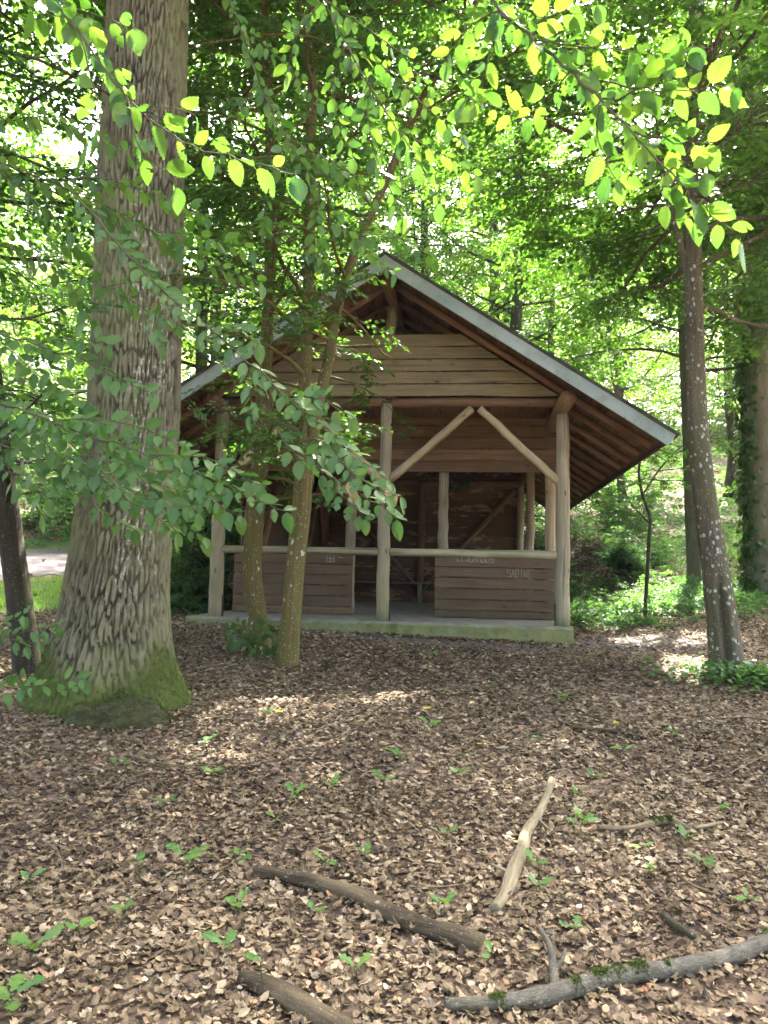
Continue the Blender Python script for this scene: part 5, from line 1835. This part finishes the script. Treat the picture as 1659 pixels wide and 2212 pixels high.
fallen('pale barkless crooked branch lying on the leaves, pointing at the hut', [(1192, 1700), (1175, 1745), (1150, 1790), (1136, 1812), (1128, 1850), (1110, 1895), (1092, 1945), (1068, 1985)], [.020, .022, .024, .026, .029, .030, .027, .018], M['pale_wood'], 602,
       stubs=[([(1105, 1905, .03), (1080, 1902, .05), (1058, 1898, .06)], .011), ([(1158, 1775, .03), (1180, 1800, .03), (1192, 1800, .02)], .008), ([(1128, 1838, .03), (1150, 1850, .03), (1160, 1862, .02)], .008)], bump=.16)
fallen('grey mossy branch lying across the bottom right corner', [(1720, 2025), (1640, 2062), (1560, 2090), (1460, 2112), (1380, 2122), (1290, 2140), (1190, 2170), (1080, 2186), (960, 2195)], [.031, .031, .030, .030, .030, .030, .030, .024, .016], M['dead_grey'], 603,
       stubs=[([(1200, 2166, .03), (1195, 2130, .05), (1188, 2108, .09), (1165, 2085, .12)], .018), ([(1192, 2130, .04), (1212, 2118, .06), (1222, 2105, .08)], .012)], moss=[(.03, .10), (.40, .70), (.86, .92)], bump=.10)
fallen('short brown log cut off by the bottom edge of the picture', [(520, 2132), (570, 2150), (630, 2180), (700, 2225), (760, 2265)], [.026, .031, .033, .034, .032], M['dead_bark'], 604, bump=.2)
fallen('slim mossy stick lying right of the pale crooked branch', [(1290, 1802), (1345, 1806), (1390, 1800), (1425, 1790), (1455, 1790), (1490, 1806)], [.012, .014, .016, .017, .018, .012], M['dead_wood'], 605, moss=[(.5, .8)])
fallen('short pale broken stick at the end of the slim mossy one', [(1500, 1802), (1530, 1798), (1560, 1790)], [.009, .010, .006], M['pale_wood'], 606, name='stick', cat='stick')
fallen('thin dark straight stick lying on the leaves before the split tree', [(1238, 1580), (1290, 1586), (1340, 1592), (1392, 1602)], [.011, .013, .012, .009], M['dead_bark'], 607, name='stick', cat='stick')
fallen('dark crooked stick half buried right of the bottom branch stub', [(1432, 1996), (1450, 2015), (1475, 2030), (1500, 2045)], [.014, .016, .014, .01], M['bark_dark'], 608, name='stick', cat='stick')
tw_lab = ['thin curved twig on the leaves below the hut door', 'thin twig lying on the leaves left of the pale branch', 'thin pale twig near the oak foot', 'thin bent twig among leaves in the middle left',
          'thin twig pointing toward the thick brown branch', 'thin twig lying right of the pale crooked branch', 'short thin twig near the left picture edge', 'thin dark twig in front of the hut slab', 'thin twig near the right picture edge']
for k, (pix, rr) in enumerate((([(1075, 1545), (1060, 1575), (1030, 1600), (1000, 1622)], .004), ([(1040, 1900), (1000, 1925), (930, 1932), (880, 1930)], .004), ([(270, 1640), (330, 1655), (390, 1665), (460, 1660)], .005),
                               ([(820, 1545), (780, 1530), (740, 1515), (690, 1505)], .004), ([(600, 1700), (570, 1740), (540, 1765)], .003), ([(1470, 1910), (1500, 1930), (1540, 1945), (1580, 1958)], .006),
                               ([(90, 1830), (120, 1850), (135, 1890)], .005), ([(870, 1400), (900, 1412), (940, 1425)], .006), ([(1655, 1640), (1600, 1668), (1560, 1690)], .004))):
    fallen(tw_lab[k], pix, [rr, rr * 1.1, rr * .6], M['dead_wood'], 620 + k, name='twig', cat='twig', seg=6, bump=.0)

# ------------------------------------------------------------------ seedlings and single leaves
def seedling(u, v, h, n, size, seed, mat='seedling', lobed=False, label=None, group='seedlings in the litter'):
    r = np.random.default_rng(seed)
    b = G(u, v)
    t = thing('seedling', label or 'tiny green seedling sprouting from the dead leaves', 'seedling', b, group)
    top = np.array([r.normal(0, .12) * h, r.normal(0, .12) * h, h])
    a = Acc()
    tube(a, spline([(0, 0, -.01), top * .5 + r.normal(0, .05 * h, 3), top], 6), .0016, 5)
    obj('stem', a.mesh('stem'), M['grass'], t)
    a0 = r.uniform(0, 6.28)
    for k in range(n):
        f = 1 - .5 * (k // 3) * .6
        an = a0 + k * 2.4
        d = np.array([math.cos(an), math.sin(an), r.uniform(.15, .9)])
        nn = np.array([-.4 * math.cos(an), -.4 * math.sin(an) - .25, 1.0])
        me = OAKL[int(r.integers(0, 3))] if lobed else HL[mat][int(r.integers(0, 7))]
        obj('leaf', me, None, t, mat4=leaf_matrix(top * f + unit(d) * size * .12, d, nn, size * r.uniform(.75, 1.15)))
    return t
seedling(22, 2200, .07, 5, .085, 701, lobed=True, label='bright seedling in the bottom left corner of the picture', group=None)
seedling(405, 1900, .10, 4, .085, 702, lobed=True, label='blotchy seedling with lobed leaves left of the thick brown branch', group=None)
seedling(505, 1895, .09, 4, .06, 703, lobed=True, label='upright seedling with lobed leaves close to the thick brown branch', group=None)
seedling(562, 2160, .12, 1, .06, 704, label='single-leaf seedling beside the short bottom log', group=None)
seedling(1250, 1815, .10, 5, .07, 705, lobed=True, label='leafy seedling just right of the pale crooked branch', group=None)
seedling(1245, 1735, .05, 3, .055, 706, label='low seedling beside the upper end of the pale crooked branch', group=None)
seedling(1480, 1830, .05, 3, .065, 707, label='pale seedling just below the slim mossy stick', group=None)
seedling(925, 1590, .08, 4, .075, 708, lobed=True, label='seedling topped by a yellow leaf in the middle of the litter', group=None)
seedling(515, 1980, .05, 4, .07, 709, label='pale round-leaved seedling at the left end of the thick brown branch', group=None)
sp_list = [(75, 2075, .05, 4, .075), (160, 2040, .05, 3, .05), (262, 2000, .05, 3, .05), (960, 1980, .05, 3, .06), (640, 1760, .1, 3, .06), (720, 1725, .07, 3, .06), (600, 1790, .05, 2, .05),
           (985, 1690, .05, 3, .06), (820, 1708, .06, 3, .06), (1165, 1940, .05, 3, .055), (1235, 2030, .04, 3, .055), (1350, 1640, .06, 2, .06), (1215, 1545, .15, 4, .06), (1460, 1600, .05, 2, .05),
           (1140, 1620, .08, 2, .05), (860, 1650, .05, 3, .06), (460, 1690, .05, 3, .06), (300, 1890, .05, 2, .05), (770, 2130, .05, 2, .045), (1520, 1880, .04, 3, .05), (1610, 1960, .04, 3, .05),
           (570, 1560, .06, 3, .06), (440, 1620, .05, 3, .06), (935, 1430, .08, 3, .07), (1070, 1500, .07, 2, .06), (680, 1990, .04, 2, .045), (1060, 2090, .04, 2, .04), (1390, 1850, .04, 2, .05),
           (700, 1890, .06, 2, .055), (785, 1870, .05, 3, .06), (490, 2080, .05, 3, .06), (1280, 1700, .06, 3, .05), (350, 1760, .06, 3, .05), (1585, 1500, .05, 3, .06), (250, 1670, .05, 3, .05), (985, 1830, .06, 2, .05),
           (1150, 1890, .05, 3, .05), (1410, 1905, .05, 2, .05), (1560, 1770, .05, 2, .05), (60, 1930, .05, 2, .05)]
for k, (u, v, h, n, s) in enumerate(sp_list):
    seedling(u, v, h, n, s * 1.25, 720 + k, 'seedling', lobed=k % 2 == 0)
for k, (u, v, lab) in enumerate(((912, 1552, 'yellow leaf on top of a seedling in the middle of the litter'), (1040, 1618, 'fallen yellow leaf in the middle of the litter'), (1335, 1568, 'fallen yellow leaf right of the middle, before the hut corner'), (592, 1545, 'small yellow leaf lying right of the oak foot'))):
    g = G(u, v)
    g[2] += .075 if k == 0 else .03
    o = obj('yellow_leaf', HL['yellow_leaf'][k], None, None, mat4=leaf_matrix(g, np.array([math.cos(k * 2), math.sin(k * 2), .1]), np.array([.1, -.35, 1]), .07))
    tag(o, lab, 'leaf', 'yellow fallen leaves')
# acorns
aa = Acc()
pr = np.array([(0, .0), (.2, .55), (.45, .8), (.62, .95), (.63, 1.08), (.85, 1.02), (1.0, .55), (1.04, 0)])
tube(aa, np.column_stack([pr[:, 0] * .028, 0 * pr[:, 0], 0 * pr[:, 0]]), np.maximum(pr[:, 1], .02) * .009, 10, 0)
acm = aa.mesh('acorn', True)
acm.materials.append(plain('acorn_brown', (.28, .15, .06), .4))
for k, (u, v) in enumerate(((1278, 2003), (1262, 2008), (1296, 2015), (1530, 2000), (1242, 1875), (1320, 2032))):
    g = G(u, v)
    g[2] += .035
    o = obj('acorn', acm, None, None, mat4=leaf_matrix(g, np.array([math.cos(k), math.sin(k), .1]), np.array([0, 0, 1.0]), 1.0))
    tag(o, 'brown acorn among the dead leaves near the bottom right branch', 'acorn', 'acorns in the litter')

# ------------------------------------------------------------------ the soft air of the wood
ha = Acc()
hx0, hx1, hy0, hy1, hz0, hz1 = -76.0, 76.0, -36.0, 116.0, -4.0, 40.0
ha.add([(x, y, z) for z in (hz0, hz1) for y in (hy0, hy1) for x in (hx0, hx1)], [(0, 2, 3, 1), (4, 5, 7, 6), (0, 1, 5, 4), (2, 6, 7, 3), (0, 4, 6, 2), (1, 3, 7, 5)])
hm = bpy.data.materials.new('forest_air')
hm.use_nodes = True
hm.node_tree.nodes.clear()
_o = hm.node_tree.nodes.new('ShaderNodeOutputMaterial')
_v = hm.node_tree.nodes.new('ShaderNodeVolumePrincipled')
_v.inputs['Color'].default_value = (.93, .97, 1.0, 1)
_v.inputs['Density'].default_value = .0005
hm.node_tree.links.new(_v.outputs[0], _o.inputs['Volume'])
tag(obj('haze', ha.mesh('haze'), hm), 'thin sunlit haze filling the air of the wood', kind='stuff')
